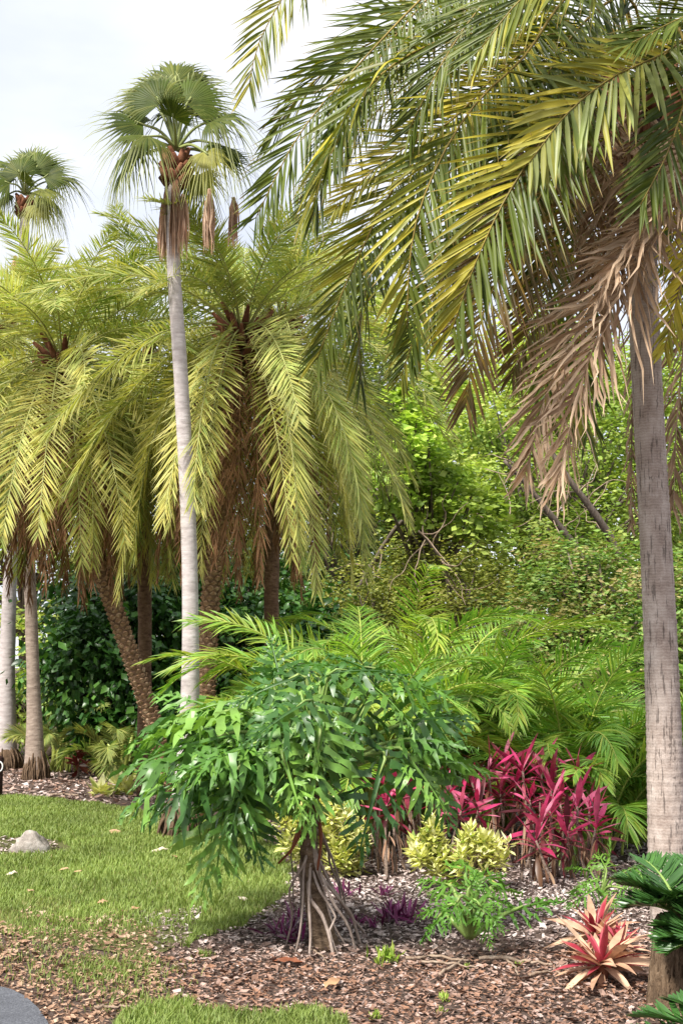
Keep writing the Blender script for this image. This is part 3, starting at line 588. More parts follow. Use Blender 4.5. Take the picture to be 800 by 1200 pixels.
def fan_palm(path, Y, label, seed, fans, R, radii, crown, deads, bark='pale_bark', basal=True, extra=1):
    rg = np.random.default_rng(seed); pts = [at(px, py, Y) for px, py in path]; pts[0][2] = 0
    root = thing('fan_palm', pts[0], label, 'palm tree', 'tall slender fan palms')
    mb = MB(); C = resample(pts, 70); tube(mb, C, np.interp(np.linspace(0, 1, 70), np.linspace(0, 1, len(radii)), radii), 16, .5, 0, .012, rg); obj('trunk', mb, M[bark], root)
    if basal: mb = MB(); rooty(mb, pts[0], radii[0] * 1.25, .36, rg); obj('root_base', mb, M['base_bark'], root)
    C0 = at(*crown, Y); k = ppm(Y)
    mb = MB()
    for i in range(30):
        a = i * 2.4; h = -.40 + .0105 * i; p0 = C0 + np.array([math.sin(a) * .06, math.cos(a) * .06, h]); d = np.array([math.sin(a) * .5, math.cos(a) * .5, .55])
        tube(mb, np.array([p0, p0 + d * .09, p0 + d * .2 + rg.normal(0, .012, 3)]), [.05, .046, .02], 6, .5, 0, .12, rg)
    obj('leaf_bases', mb, M['boot'], root)
    for (hx, hy, dy, tx, ty, tdy, ny, nz, rr, yel) in fans:
        hub = at(hx, hy, Y + dy); tip = at(tx, ty, Y + dy + tdy)
        fan_leaf(root, C0, hub, tip - hub, np.array([0, ny, nz]), R * rr, rg, yel=yel, droop=.42 if ty > hy - 20 else .1)
    for i in range(extra):                                 # the far side of the crown
        az = -1.3 + 2.6 * (i + .5) / extra; e = [55, 15, 35, -15][i % 4]; dr = np.array([math.sin(az) * math.cos(math.radians(e)), math.cos(az) * math.cos(math.radians(e)), math.sin(math.radians(e))])
        hub = C0 + dr * R * 1.0; fan_leaf(root, C0, hub, dr - Z * .3, Z * .8 - dr * .5, R * .95, rg, droop=.35)
    for (px, py, ln, wd, dy) in deads: dead_fan(root, at(px, py, Y + dy), ln, wd, rg)
FANS1 = [(188, 122, -.2, 165, 78, .1, -1, .3, .95, 0), (219, 122, -.15, 246, 80, .1, -1, .3, .95, 0), (203, 138, -.6, 203, 110, -.3, -1, .15, .6, 0), (206, 98, .1, 206, 50, .2, -1, .2, .95, .1),
         (168, 146, -.15, 122, 126, -.1, -.8, .7, .9, 0), (174, 160, -.35, 140, 160, -.3, -.7, .8, .85, .1), (160, 172, 0, 132, 196, -.1, -.3, 1, .8, 0), (178, 116, .25, 134, 92, .1, -.9, .5, .85, .15),
         (246, 142, -.1, 285, 128, -.1, -.6, .8, .9, .05), (250, 168, 0, 292, 176, 0, -.4, 1, .85, .05), (240, 178, -.3, 268, 204, -.2, -.8, .6, .62, .75), (232, 205, .1, 240, 240, .05, -.6, .3, .6, .35),
         (150, 192, .1, 126, 218, .1, -.5, .9, .62, 0), (230, 132, .2, 268, 108, .2, -.8, .5, .85, .1), (218, 108, .15, 238, 58, .1, -1, .3, .8, .1), (190, 108, .2, 170, 58, .1, -1, .2, .8, .1), (258, 190, .2, 290, 150, .2, -.7, .8, .7, 0)]
fan_palm([(212, 974), (219, 900), (223, 810), (223, 700), (220, 590), (212, 440), (204, 320), (203, 260), (206, 185)], 13.1, 'tall slender fan palm with smooth pale trunk in front of the feathery palms', 31, FANS1, .64, [.14, .10, .084, .077, .075, .072, .069, .066, .064], (207, 175),
         [(192, 235, .62, .05, -.02), (214, 228, .65, .06, -.1), (206, 200, .9, .05, -.1), (246, 222, .66, .06, -.1), (274, 232, .5, .05, 0), (196, 215, .7, .05, .05)])
FANS2 = [(24, 205, -.2, 14, 172, .1, -1, .3, 1, 0), (42, 200, -.1, 55, 162, .1, -1, .3, 1, 0), (52, 208, -.1, 80, 185, 0, -.9, .5, .95, 0), (12, 215, -.2, -10, 205, -.1, -.8, .6, .9, 0), (50, 222, -.2, 78, 232, -.2, -.5, .9, .8, .3), (30, 214, -.4, 30, 196, -.3, -1, .2, .6, .1),
         (10, 228, 0, -12, 245, 0, -.5, .9, .8, .1), (56, 232, .1, 84, 252, .1, -.4, 1, .8, .1), (36, 195, .2, 38, 155, .1, -1, .2, .9, .1), (44, 240, -.2, 52, 258, -.2, -.6, .6, .7, .55)]
fan_palm([(6, 897), (8, 800), (12, 680), (14, 640), (20, 450), (28, 300), (30, 235)], 21.5, 'fan palm with thin whitish trunk beside the smooth grey trunk', 32, FANS2, .66, [.20, .125, .105, .09, .085, .08, .075], (30, 228), [(18, 300, .6, .08, -.1)], extra=3)

# ------------------------------------------------------------------ trees and shrubs of the background
def tree(name, base, label, cat, mk, clumps, n, size, seed, bark='bark', trunk_r=.16, aspect=.55, group=None, hang=.4, sub=26, limbs=10, alt=None, top=None, spread=.22, trunk_pts=None):
    """clumps: (pixel x, pixel y, distance, half width px, half height px, half depth m)"""
    rg = np.random.default_rng(seed); base = np.array(base, float); base[2] = 0
    root = thing(name, base, label, cat, group)
    cl = [(at(x, y, Yd), np.array([rx / ppm(Yd), rz, ry / ppm(Yd)])) for x, y, Yd, rx, ry, rz in clumps]
    vol = np.array([c[1][0] * c[1][2] for c in cl]); vol = vol / vol.sum(); mb = MB(); tw = MB()
    ctr = sum(c[0] * v for c, v in zip(cl, vol)); first = min(cl, key=lambda c: c[0][2])[0]
    tt = np.array([base[0] * .4 + ctr[0] * .6, base[1] * .4 + ctr[1] * .6, max(.6, ctr[2] * .75)]) if top is None else at(*top)
    tp = resample([base, (base + tt) / 2 + rg.normal(0, .12, 3), tt], 16) if trunk_pts is None else resample([base] + [at(*q) for q in trunk_pts], 16)
    tube(tw, tp, np.linspace(trunk_r * 1.25, trunk_r * .45, 16), 10, .5, 0, .05, rg)
    for (c, r), v in zip(cl, vol):
        m = max(4, int(sub * v * len(cl) * .6)); k = int(n * v)
        q = nrm(rg.normal(0, 1, (m, 3))) * (rg.uniform(.2, 1, (m, 1)) ** .45); S0 = c + q * r
        for w in range(min(m, max(2, int(limbs * v * 1.5)))):
            st = tp[rg.integers(7, 16)]; en = S0[w]; mid = (st + en) / 2 + rg.normal(0, .15, 3) + Z * .12
            tube(tw, resample([st, mid, en], 8), np.linspace(trunk_r * .4, .012, 8), 6, .5, 0, .05, rg, cap=False)
        i = rg.integers(0, m, k); sr = spread * r.mean() * rg.uniform(.6, 1.5, m)[i][:, None]
        pos = S0[i] + rg.normal(0, 1, (k, 3)) * sr * np.array([1, 1, .6])
        pos[:, 2] = np.maximum(pos[:, 2], .04)
        outw = nrm(pos - c); a = rg.uniform(0, 2 * np.pi, k)
        d = outw * .6 + np.stack([np.cos(a), np.sin(a), np.zeros(k)], 1) - Z * hang
        nn = outw * .5 + Z * .8 + rg.normal(0, .45, (k, 3))
        rnd = np.clip(rg.beta(2, 2, k) * .7 + rg.uniform(-.2, .5, m)[i], 0, 1)
        bb = 0.0 if alt is None else np.clip((rg.uniform(0, 1, m)[i] < alt) * rg.uniform(.3, 1, k), 0, 1)
        leaves(mb, pos, d, nn, size * rg.uniform(.55, 1.25, k), aspect, rnd, bb)
    obj('trunk', tw, M[bark], root); obj('crown', mb, M[mk], root)
    return root
# dark glossy thicket behind the leaning palm
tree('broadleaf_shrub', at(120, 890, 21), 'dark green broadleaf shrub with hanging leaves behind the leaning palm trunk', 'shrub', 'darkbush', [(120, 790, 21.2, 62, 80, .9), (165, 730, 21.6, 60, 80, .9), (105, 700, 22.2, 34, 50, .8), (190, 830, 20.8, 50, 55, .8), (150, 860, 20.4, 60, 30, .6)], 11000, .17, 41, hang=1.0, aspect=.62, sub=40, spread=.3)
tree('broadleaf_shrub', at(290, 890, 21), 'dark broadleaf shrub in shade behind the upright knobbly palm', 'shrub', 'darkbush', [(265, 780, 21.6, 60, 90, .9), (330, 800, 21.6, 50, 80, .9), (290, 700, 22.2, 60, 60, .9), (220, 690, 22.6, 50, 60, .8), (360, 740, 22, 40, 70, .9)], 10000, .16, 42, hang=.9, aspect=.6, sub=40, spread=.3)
tree('broadleaf_shrub', at(65, 880, 24), 'mid green shrub between the pale trunk and the grey trunk', 'shrub', 'farmid', [(65, 800, 24, 26, 60, .8), (20, 830, 24.5, 30, 50, .8), (58, 740, 25, 24, 30, .6), (-25, 800, 25, 30, 90, .8)], 4500, .13, 43, hang=.8, sub=24, spread=.32)
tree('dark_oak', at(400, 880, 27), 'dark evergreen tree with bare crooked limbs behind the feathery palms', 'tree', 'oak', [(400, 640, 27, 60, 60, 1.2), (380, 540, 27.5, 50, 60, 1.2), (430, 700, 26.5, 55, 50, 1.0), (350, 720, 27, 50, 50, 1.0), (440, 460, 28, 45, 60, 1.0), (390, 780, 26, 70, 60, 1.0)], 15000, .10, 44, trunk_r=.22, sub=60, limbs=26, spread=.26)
tree('bright_maple', at(500, 880, 25), 'small tree with fresh bright yellow-green leaves in the background', 'tree', 'bright', [(480, 520, 22.6, 50, 44, .7), (455, 560, 22.4, 36, 36, .6), (515, 550, 22.8, 42, 36, .6), (550, 600, 23, 46, 34, .6), (500, 590, 22.8, 40, 30, .6), (465, 485, 22.8, 30, 26, .5)], 4600, .15, 45, bark='bark_light', trunk_r=.10, sub=60, limbs=26, hang=.2, aspect=.7, spread=.2)
tree('olive_shrub', at(430, 880, 23.5), 'olive green fine-leaved shrub behind the feathery clump', 'shrub', 'olive', [(425, 690, 23.5, 55, 40, .8), (410, 740, 23, 60, 40, .8), (460, 720, 23.2, 40, 40, .7)], 7000, .075, 46, bark='bark_light', trunk_r=.07, sub=50, limbs=20, spread=.25)
tree('olive_shrub', at(545, 880, 22.5), 'brownish olive shrub at the foot of the leafy bank', 'shrub', 'olive', [(545, 690, 22.8, 60, 46, .9), (530, 740, 22.3, 60, 40, .8), (590, 720, 22.5, 40, 50, .8), (500, 660, 23.4, 46, 40, .8)], 9000, .08, 47, bark='bark_light', trunk_r=.08, sub=60, limbs=16, alt=.3, spread=.27)
tree('flowering_shrub', at(690, 860, 19.5), 'tall spreading shrub with small glossy leaves and faded tan tops beside the ringed trunk', 'shrub', 'hill', [(690, 760, 19.2, 80, 55, 1.0), (640, 720, 20, 60, 60, 1.0), (720, 690, 20, 60, 60, 1.0), (670, 670, 20.6, 60, 46, .9), (770, 720, 19.6, 60, 90, 1.0), (620, 780, 19.4, 50, 40, .8), (830, 740, 19.6, 50, 90, 1.0)], 24000, .095, 48, bark='bark_light', trunk_r=.09, sub=110, limbs=26, alt=.28, spread=.2, aspect=.5)
tree('leafy_tree', at(640, 860, 30), 'light green tree with slanting limbs seen below the dead frond', 'tree', 'farmid', [(620, 560, 29, 70, 50, 1.3), (690, 520, 30, 70, 60, 1.3), (580, 480, 30, 60, 60, 1.2), (640, 630, 28.5, 70, 40, 1.2), (740, 600, 29, 60, 60, 1.2), (790, 560, 29.5, 60, 70, 1.2), (720, 440, 30.5, 60, 50, 1.2)], 14500, .15, 49, bark='bark_light', trunk_r=.16, sub=80, limbs=34, spread=.22, hang=.3)
for i, (bx, Yd, mk, lab, cl, n) in enumerate([
        (480, 40, 'far', 'pale yellow-green tree behind the bright young leaves', [(470, 440, 40, 70, 60, 2), (520, 520, 39, 80, 70, 2), (440, 560, 40, 60, 80, 2), (500, 640, 39, 80, 80, 2), (450, 380, 41, 40, 40, 1.6)], 13000),
        (620, 42, 'far', 'pale leafy tree behind the tan-topped shrub', [(600, 470, 42, 80, 70, 2), (650, 560, 41, 90, 90, 2), (580, 640, 41, 80, 80, 2), (680, 450, 43, 60, 60, 2), (640, 400, 44, 60, 50, 2)], 13000),
        (780, 40, 'farmid', 'green tree rising behind the ringed trunk', [(760, 500, 40, 80, 80, 2), (830, 560, 40, 80, 110, 2), (760, 620, 39, 80, 80, 2), (880, 480, 41, 70, 100, 2), (790, 420, 42, 60, 50, 2)], 12000),
        (330, 38, 'oak', 'dark tree filling the gap behind the shaded palm trunks', [(320, 640, 38, 90, 90, 2), (240, 660, 38, 80, 80, 2), (300, 760, 37, 120, 80, 2), (360, 520, 39, 60, 80, 2), (180, 740, 38, 90, 90, 2)], 13000),
        (40, 44, 'far', 'pale far tree beyond the thin whitish trunk', [(30, 600, 44, 60, 60, 2), (-30, 540, 45, 60, 90, 2), (90, 640, 44, 60, 50, 2), (-60, 660, 44, 60, 90, 2), (130, 560, 46, 50, 50, 2), (40, 720, 44, 80, 24, 2)], 8000)]):
    tree('background_tree', at(bx, 860, Yd), lab, 'tree', mk, cl, int(n * 1.25), .25, 60 + i, trunk_r=.25, sub=90, limbs=24, group='trees closing the view', spread=.28, hang=.3)
# hedge mass along the horizon
def horizon_hedge():
    rg = np.random.default_rng(77); mb = MB(); n = 60000
    x = rg.uniform(-26, 26, n); y = 47 + rg.normal(0, 1.2, n); z = np.abs(rg.normal(0, 1, n)) * np.where(x < -8, 1.4, 3.0) + .1 + .5 * np.sin(x * 1.3) ** 2
    ok = ~((x > -13) & (x < -9.8) & (z > .9)); x, y, z = x[ok], y[ok], z[ok]; n = len(x)
    a = rg.uniform(0, 6.28, n); leaves(mb, np.stack([x, y, z], 1), np.stack([np.cos(a), np.sin(a), -.4 + 0 * a], 1), rg.normal(0, .5, (n, 3)) + [0, -.5, .7], .28 * rg.uniform(.6, 1.2, n), .6, rg.beta(2, 2, n))
    tag(obj('undergrowth', mb, M['farmid']), 'far green undergrowth below the background trees', 'undergrowth', kind='stuff')
horizon_hedge()
# bare crooked branches standing clear of the leaves
def bare_branch(L, r, seed, label):
    rg = np.random.default_rng(seed); P = resample([at(*p) for p in L], 30); mb = MB(); tube(mb, P, np.linspace(r, r * .35, 30), 8, .5, 0, .08, rg)
    root = thing('bare_branch', P[0], label, 'branch', 'bare branches in the background'); obj('limb', mb, M['bark_light'], root); tw = MB()
    for i in range(14):
        p = P[rg.integers(4, 30)]; q = [p]
        d = nrm(rg.normal(0, 1, 3) + np.array([0, 0, -.2]))
        for _ in range(5): d = nrm(d + rg.normal(0, .35, 3)); q.append(q[-1] + d * .22)
        tube(tw, resample(q, 12), np.linspace(.014, .004, 12), 5, .5, 0, 0, rg, cap=False)
    obj('twigs', tw, M['twig'], root)
bare_branch([(330, 600, 26.4), (372, 578, 25.5), (400, 571, 24.6), (440, 574, 24.0), (452, 580, 23.9)], .085, 81, 'thick bare branch jutting from the dark evergreen tree')
bare_branch([(420, 690, 25), (470, 612, 24), (505, 614, 23.8), (540, 622, 23.7), (590, 616, 23.7)], .06, 82, 'thin crooked branch under the bright yellow-green leaves')
bare_branch([(530, 730, 23), (522, 670, 22.6), (505, 640, 22.4), (490, 622, 22.3)], .05, 83, 'grey bare branch above the brownish olive shrub')
bare_branch([(760, 720, 27), (720, 640, 26.5), (695, 600, 26.2), (665, 560, 26), (640, 520, 26)], .12, 84, 'slanting mossy limb beside the ringed trunk')
bare_branch([(720, 700, 27.2), (650, 610, 26.6), (610, 560, 26.3), (590, 540, 26.2)], .10, 85, 'slanting limb above the tan-topped shrub')

# ------------------------------------------------------------------ feathery clumping palms
def areca(px, py, Y, label, seed, n=20, L=1.7, spread=(0, 2 * math.pi), lift=0.0, mk='areca'):
    rg = np.random.default_rng(seed); base = at(px, py, Y); base[2] = 0
    root = thing('clumping_palm', base, label, 'palm', 'feathery clumping palms')
    for i in range(n):
        f = i / (n - 1); az = i * 2.39996 + rg.normal(0, .2); az = az if spread != 1 else -.9 + 2.6 * f; f = f if spread != 1 else .25 + .3 * rg.random(); o = base + np.array([math.sin(az), math.cos(az), 0]) * rg.uniform(.03, .22) + Z * lift * rg.uniform(.3, 1)
        mb = MB(); e0 = 87 - 24 * f + rg.normal(0, 4); e1 = -18 - 45 * f + rg.normal(0, 16)
        P, b = arc(o, az, e0, e1, L * (1.16 - .38 * f) * rg.uniform(.85, 1.12), 22, 1.6, rg.normal(0, .25)); b = roll(b, tangents(P), rg.normal(0, .3))
        y = .35 if rg.random() < .3 else .04
        add_frond(root, P, b, M[mk], M['areca_rachis'], 62, .40, .0088, rg, rad=.014, s0=.30, prof=lambda u: np.clip(.55 + 1.5 * u, 0, 1) * np.clip(1.15 - .75 * u ** 1.6, 0, 1), ang=(68, 22), vee=.34, vj=.1, droop=.24, dj=.08, K=5, yel=(y, y + .001), rnd_off=rg.normal(0, .15), rollj=.2)
    st = MB()
    for i in range(9):
        a = rg.uniform(0, 6.28); p = base + np.array([math.cos(a), math.sin(a), 0]) * rg.uniform(.05, .25); tube(st, np.array([p, p + Z * .3 + rg.normal(0, .03, 3), p + Z * (.55 + lift) + rg.normal(0, .05, 3)]), [.03, .028, .018], 8, rg.random(), 0, .03, rg)
    obj('stems', st, M['areca_rachis'], root)
areca(425, 960, 12.2, 'bright feathery palm clump arching behind the split-leaf plant', 91, n=40, L=2.3, lift=.25)
areca(365, 965, 11.6, 'arching feathery palm clump close behind the split-leaf plant', 90, n=14, L=2.15, lift=.25, spread=1)
areca(480, 960, 13.6, 'feathery palm clump rising behind the purple-pink foliage, next to the split-leaf plant', 92, n=36, L=2.75, lift=.2)
areca(575, 960, 13.4, 'yellow-green feathery palm clump in the middle of the bed', 93, n=34, L=2.45, lift=.1)
areca(665, 960, 12.6, 'low feathery palm clump arching over the purple-pink plants', 94, n=34, L=1.85)
areca(750, 960, 13.0, 'feathery palm clump directly behind the ringed trunk', 95, n=34, L=1.95)
areca(700, 980, 11.9, 'small feathery palm clump touching the ringed trunk', 96, n=18, L=1.2)
areca(240, 905, 19.0, 'low dark feathery palm seedling under the thicket', 97, n=10, L=1.0)
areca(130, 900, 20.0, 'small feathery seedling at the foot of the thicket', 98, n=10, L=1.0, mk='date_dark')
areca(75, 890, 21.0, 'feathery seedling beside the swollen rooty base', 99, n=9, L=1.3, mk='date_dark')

# ------------------------------------------------------------------ split-leaf philodendrons
def philo_blade(hub, tip, up, rg, wide=1.0, curl=.2, lob=9):
    ax = tip - hub; L = np.linalg.norm(ax); x = ax / L; z = nrm(up - (up @ x) * x); y = np.cross(z, x); mb = MB()
    def mp3(a, b, c): return hub + a[..., None] * x + b[..., None] * y + c[..., None] * z
    rr = rg.random()
    def sag(u, v): return -curl * L * (np.clip(u, 0, 1.2) ** 2) * .9 - .55 * v ** 2 / L * 1.2
    uu = np.linspace(-.04, 1, 10); C = mp3(uu * L, 0 * uu, sag(uu, 0 * uu))[None]
    strips(mb, C, (y * L)[None, None] * np.interp(uu, [-.04, .1, .5, 1], [.03, .035, .022, .006])[None, :, None], (z * -.012)[None, None] + 0 * C, rr, 0)
    for sg in (-1, 1):
        for i in range(lob):
            u0 = .0 + .93 * (i / (lob - 1)) ** 1.05; ang = math.radians(112 - 88 * (i / (lob - 1)) ** .7 + rg.normal(0, 5))
            l = L * wide * (.33 + .20 * math.sin(math.pi * min(1, .25 + u0))) * (1.0 if i > 0 else .8) * (1 - .45 * u0 ** 2.5) * rg.normal(1, .08)
            k = np.linspace(0, 1, 7); bend = rg.normal(.12, .1)
            a2 = ang - bend * k; px = u0 * L + np.cumsum(np.cos(a2)) * l / 7; py = sg * np.cumsum(np.sin(a2)) * l / 7
            zz = sag(px / L, py) + rg.normal(0, .012, 7) * k + .07 * l * np.sin(k * 8 + rg.random() * 6) - .24 * l * k ** 2 * rg.uniform(-.5, 1.6)
            C = mp3(px, py, zz); w = l * .082 * np.array([1.3, .85, 1.1, .75, 1.05, .65, .03]) * rg.uniform(.85, 1.15)
            dirc = nrm(np.gradient(C, axis=0)); sv = nrm(np.cross(z + .4 * rg.normal(0, 1, 3), dirc))
            strips(mb, C[None], (sv * w[:, None])[None], (z * (-.12 * w)[:, None])[None], rr, 0)
            for j, sd in ((2, 1), (2, -1), (4, 1), (4, -1)):      # teeth on the lobe
                if rg.random() < .35: continue
                dd = nrm(dirc[j] * .8 + sv[j] * sd * .8 + rg.normal(0, .12, 3)); ll = l * rg.uniform(.15, .26) * (1 - .25 * (j == 4)); t = np.linspace(0, 1, 4)
                Cc = C[j] + t[:, None] * dd * ll - (t ** 2)[:, None] * Z * ll * .3; wv = nrm(np.cross(z, dd)) * ll
                strips(mb, Cc[None], (wv[None] * np.array([.20, .19, .13, .01])[:, None])[None], None, rr, 0)
    return mb
def philodendron(base, C0, specs, Y, label, seed, mat, wide=1.0, stalk=.014, root=None, grow=1.0):
    rg = np.random.default_rng(seed)
    if root is None: root = thing('split_leaf_philodendron', base, label, 'plant')
    for (hx, hy, hdy, tx, ty, tdy) in specs:
        hub, tip = at(hx, hy, Y + hdy), at(tx, ty, Y + tdy); tip = hub + (tip - hub) * grow
        up = Z * 1.0 + np.array([0, -.45, 0]) + (hub - C0) * .5 + rg.normal(0, .4, 3)
        if abs(nrm(tip - hub)[2]) > .75: up = np.array([0, -1, .2]) + (hub - C0) * .6 + rg.normal(0, .15, 3)
        lf = obj('leaf', philo_blade(hub, tip, up, rg, wide, rg.uniform(.12, .3)), mat, root)
        mid = (C0 + hub) / 2 + Z * .10 * np.linalg.norm(hub - C0) + rg.normal(0, .015, 3); mb = MB()
        tube(mb, resample([C0, mid, hub, hub + (tip - hub) * .25], 14), np.concatenate([np.linspace(stalk * 1.5, stalk * .75, 11), np.linspace(stalk * .7, stalk * .3, 3)]), 7, rg.random()); obj('petiole', mb, M['philo_stalk'], lf)
    return root
SPEC = [(285, 832, -.1, 172, 848, -.3), (300, 818, .1, 208, 822, .1), (288, 858, -.2, 165, 876, -.45), (292, 880, -.2, 182, 930, -.4), (285, 893, -.35, 246, 1004, -.45), (300, 890, -.3, 268, 962, -.5), (318, 868, -.3, 226, 884, -.6),
        (330, 806, 0, 318, 752, .1), (358, 792, -.1, 286, 806, -.2), (345, 830, -.3, 322, 902, -.5), (385, 790, 0, 462, 772, 0), (420, 792, 0, 486, 832, -.2), (440, 788, .1, 392, 764, .1), (452, 792, .1, 528, 806, .2), (430, 822, -.1, 398, 886, -.3),
        (462, 868, .1, 540, 858, .1), (466, 876, 0, 522, 930, -.1), (450, 882, -.1, 428, 980, -.3), (470, 848, .2, 545, 828, .3), (390, 842, -.3, 338, 926, -.5), (376, 850, -.4, 362, 955, -.6), (482, 806, .3, 530, 872, .3), (322, 842, -.1, 262, 878, -.2),
        (352, 812, -.3, 372, 884, -.5), (405, 830, .2, 452, 862, .3), (340, 782, .3, 400, 768, .5), (300, 850, .3, 232, 842, .5), (310, 905, -.1, 225, 935, .1), (375, 800, .3, 352, 768, .6), 
        (270, 840, .2, 200, 800, .4), (365, 820, -.4, 300, 850, -.6), (330, 880, -.45, 350, 945, -.6), (488, 870, .2, 545, 895, .3)]
_r = random.Random(5)
for q in list(SPEC):                                        # a second layer of leaves inside and behind
    if _r.random() < .7 and not (370 < q[3] < 500 and q[4] > 850):
        SPEC.append((q[0] + _r.uniform(-22, 22), q[1] + _r.uniform(-6, 26), q[2] + _r.uniform(.1, .5), q[3] + _r.uniform(-26, 26), q[4] + _r.uniform(-6, 30), q[5] + _r.uniform(.1, .6)))
def big_philodendron():
    rg = np.random.default_rng(101); base = gnd(384, 1112); Y = base[1]
    C0 = at(366, 930, Y); root = philodendron(base, C0, SPEC, Y, 'tall split-leaf philodendron on a thin trunk propped by aerial roots', 102, M['philo'], grow=1.12)
    mb = MB(); P = resample([base - Z * .03, at(374, 1080, Y), at(365, 1030, Y), at(362, 985, Y), C0 + Z * .05], 60)
    rr = np.interp(np.linspace(0, 1, 60), [0, .15, .5, 1], [.085, .068, .054, .046]) * (1 + .06 * (np.arange(60) % 4 == 0)); tube(mb, P, rr, 14, .5, 0, .05, rg); obj('trunk', mb, M['philo_bark'], root)
    ROOTS = [((362, 985), (352, 1050), (345, 1118)), ((360, 1000), (340, 1040), (334, 1108)), ((366, 975), (378, 1040), (410, 1112)), ((368, 985), (392, 1050), (418, 1116)), ((370, 960), (396, 1020), (404, 1090)), ((364, 1010), (362, 1060), (362, 1122)), ((366, 1020), (385, 1075), (398, 1121)),
             ((370, 1000), (402, 1060), (432, 1098)), ((360, 970), (350, 1010), (352, 1080)), ((368, 1040), (398, 1086), (440, 1106)), ((362, 1030), (374, 1080), (392, 1124)), ((364, 960), (345, 1000), (343, 1060)), ((372, 1020), (408, 1080), (424, 1108)), ((369, 970), (385, 1010), (401, 1076))]
    for i, (a, b, c) in enumerate(ROOTS):
        e = gnd(*c); dy = e[1] - Y; mb = MB()
        q0, q1 = at(*a, Y - .04), at(*b, Y + dy * .55 - .05) + rg.normal(0, .03, 3); tube(mb, resample([q0, (q0 + q1) / 2 + rg.normal(0, .02, 3), q1, (q1 + e) / 2 + rg.normal(0, .02, 3), e - Z * .02], 14), np.linspace(.0105, .0075, 14) * rg.uniform(.55, 1.3), 6, rg.random(), 0, .06, rg); obj('aerial_root', mb, M['root'], root)
    for (a, b, c) in (((362, 945), (352, 965), (340, 1000)), ((370, 940), (376, 980), (372, 1020)), ((358, 950), (345, 990), (326, 1012))):
        mb = MB(); tube(mb, resample([at(*a, Y - .05), at(*b, Y - .1), at(*c, Y - .1)], 10), np.linspace(.016, .006, 10), 6, .5, 0, .1, rg); obj('dry_sheath', mb, M['root_red'], root)
big_philodendron()
b = gnd(550, 1124); C0 = b + Z * .12
philodendron(b, C0, [(530, 1040, .1, 492, 1020, .25), (545, 1030, 0, 548, 1000, .3), (560, 1035, 0, 590, 1015, .2), (535, 1060, -.15, 490, 1062, -.2), (570, 1050, -.05, 604, 1060, 0), (555, 1055, -.2, 590, 1085, -.3), (540, 1050, -.25, 520, 1080, -.4), (565, 1065, -.15, 575, 1105, -.25), (520, 1070, .1, 488, 1095, .15), (598, 1068, .15, 655, 1042, .2), (548, 1045, -.1, 560, 1018, -.05), (575, 1040, .2, 610, 1040, .3), (520, 1050, .2, 500, 1040, .3)], b[1],
             'young bright green split-leaf philodendron growing on the mulch', 103, M['philo_young'], .95, .016)
b = gnd(705, 1060); C0 = b + Z * .06
philodendron(b, C0, [(700, 1030, 0, 668, 1040, 0), (710, 1020, 0, 700, 995, .2), (720, 1028, -.1, 750, 1020, -.2), (700, 1040, -.2, 665, 1058, -.3), (725, 1040, -.2, 755, 1048, -.3), (690, 1020, .2, 665, 1012, .3), (712, 1010, .2, 722, 985, .3), (715, 1045, -.3, 712, 1070, -.4), (735, 1020, .1, 770, 1005, .1)], b[1], 'low bushy split-leaf philodendron between the bromeliads and the ringed trunk', 104, M['philo_young'], .9, .008)

# ------------------------------------------------------------------ purple-pink ti plants
def lance_mesh(name, mat, L, W, arch, rg, twist=.2, K=8, fold=.25):
    u = np.linspace(0, 1, K); C = np.stack([L * u * (1 - .12 * arch * u), 0 * u, -arch * L * u ** 2 * .55], 1)[None]
    C[0, :, 1] += rg.normal(0, .02) * L * u ** 2
    wp = np.interp(u, [0, .15, .45, .75, 1], [.22, .5, 1, .75, .02]); a = twist * u
    S = np.stack([0 * u, np.cos(a), np.sin(a)], 1)[None] * (W * wp)[None, :, None]; F = np.zeros_like(C); F[0, :, 2] = -fold * W * wp
    mb = MB(); strips(mb, C, S, F, .5, 0); me = mb.mesh(name); me.materials.append(mat); return me
def leafM(pos, az, el, scale, rollv=0.0):
    R = Matrix.Rotation(az, 4, 'Z') @ Matrix.Rotation(-el, 4, 'Y') @ Matrix.Rotation(rollv, 4, 'X')
    return Matrix.Translation(Vector([float(q) for q in pos])) @ R @ Matrix.Scale(scale, 4)
rg = np.random.default_rng(111)
TI = [lance_mesh('ti_leaf', M[m_], .28, .022, a, rg, t) for m_ in ('ti', 'ti_old') for a, t in ((.15, .3), (.4, -.5), (.7, .6), (.3, .9))]
TID = [lance_mesh('dry_ti_leaf', M['ti_dry'], .22, .014, a, rg, .8, fold=.6) for a in (.5, .9)]
TIPOS = [(454, 905), (466, 936), (453, 948), (499, 924), (510, 903), (540, 955), (553, 922), (560, 950), (572, 910), (591, 903), (604, 924), (612, 908), (634, 912), (646, 926), (676, 912), (656, 946), (634, 970), (628, 990), (664, 980), (690, 956), (698, 972), (644, 955), (520, 940), (586, 935), (478, 915), (620, 942), (676, 950)]
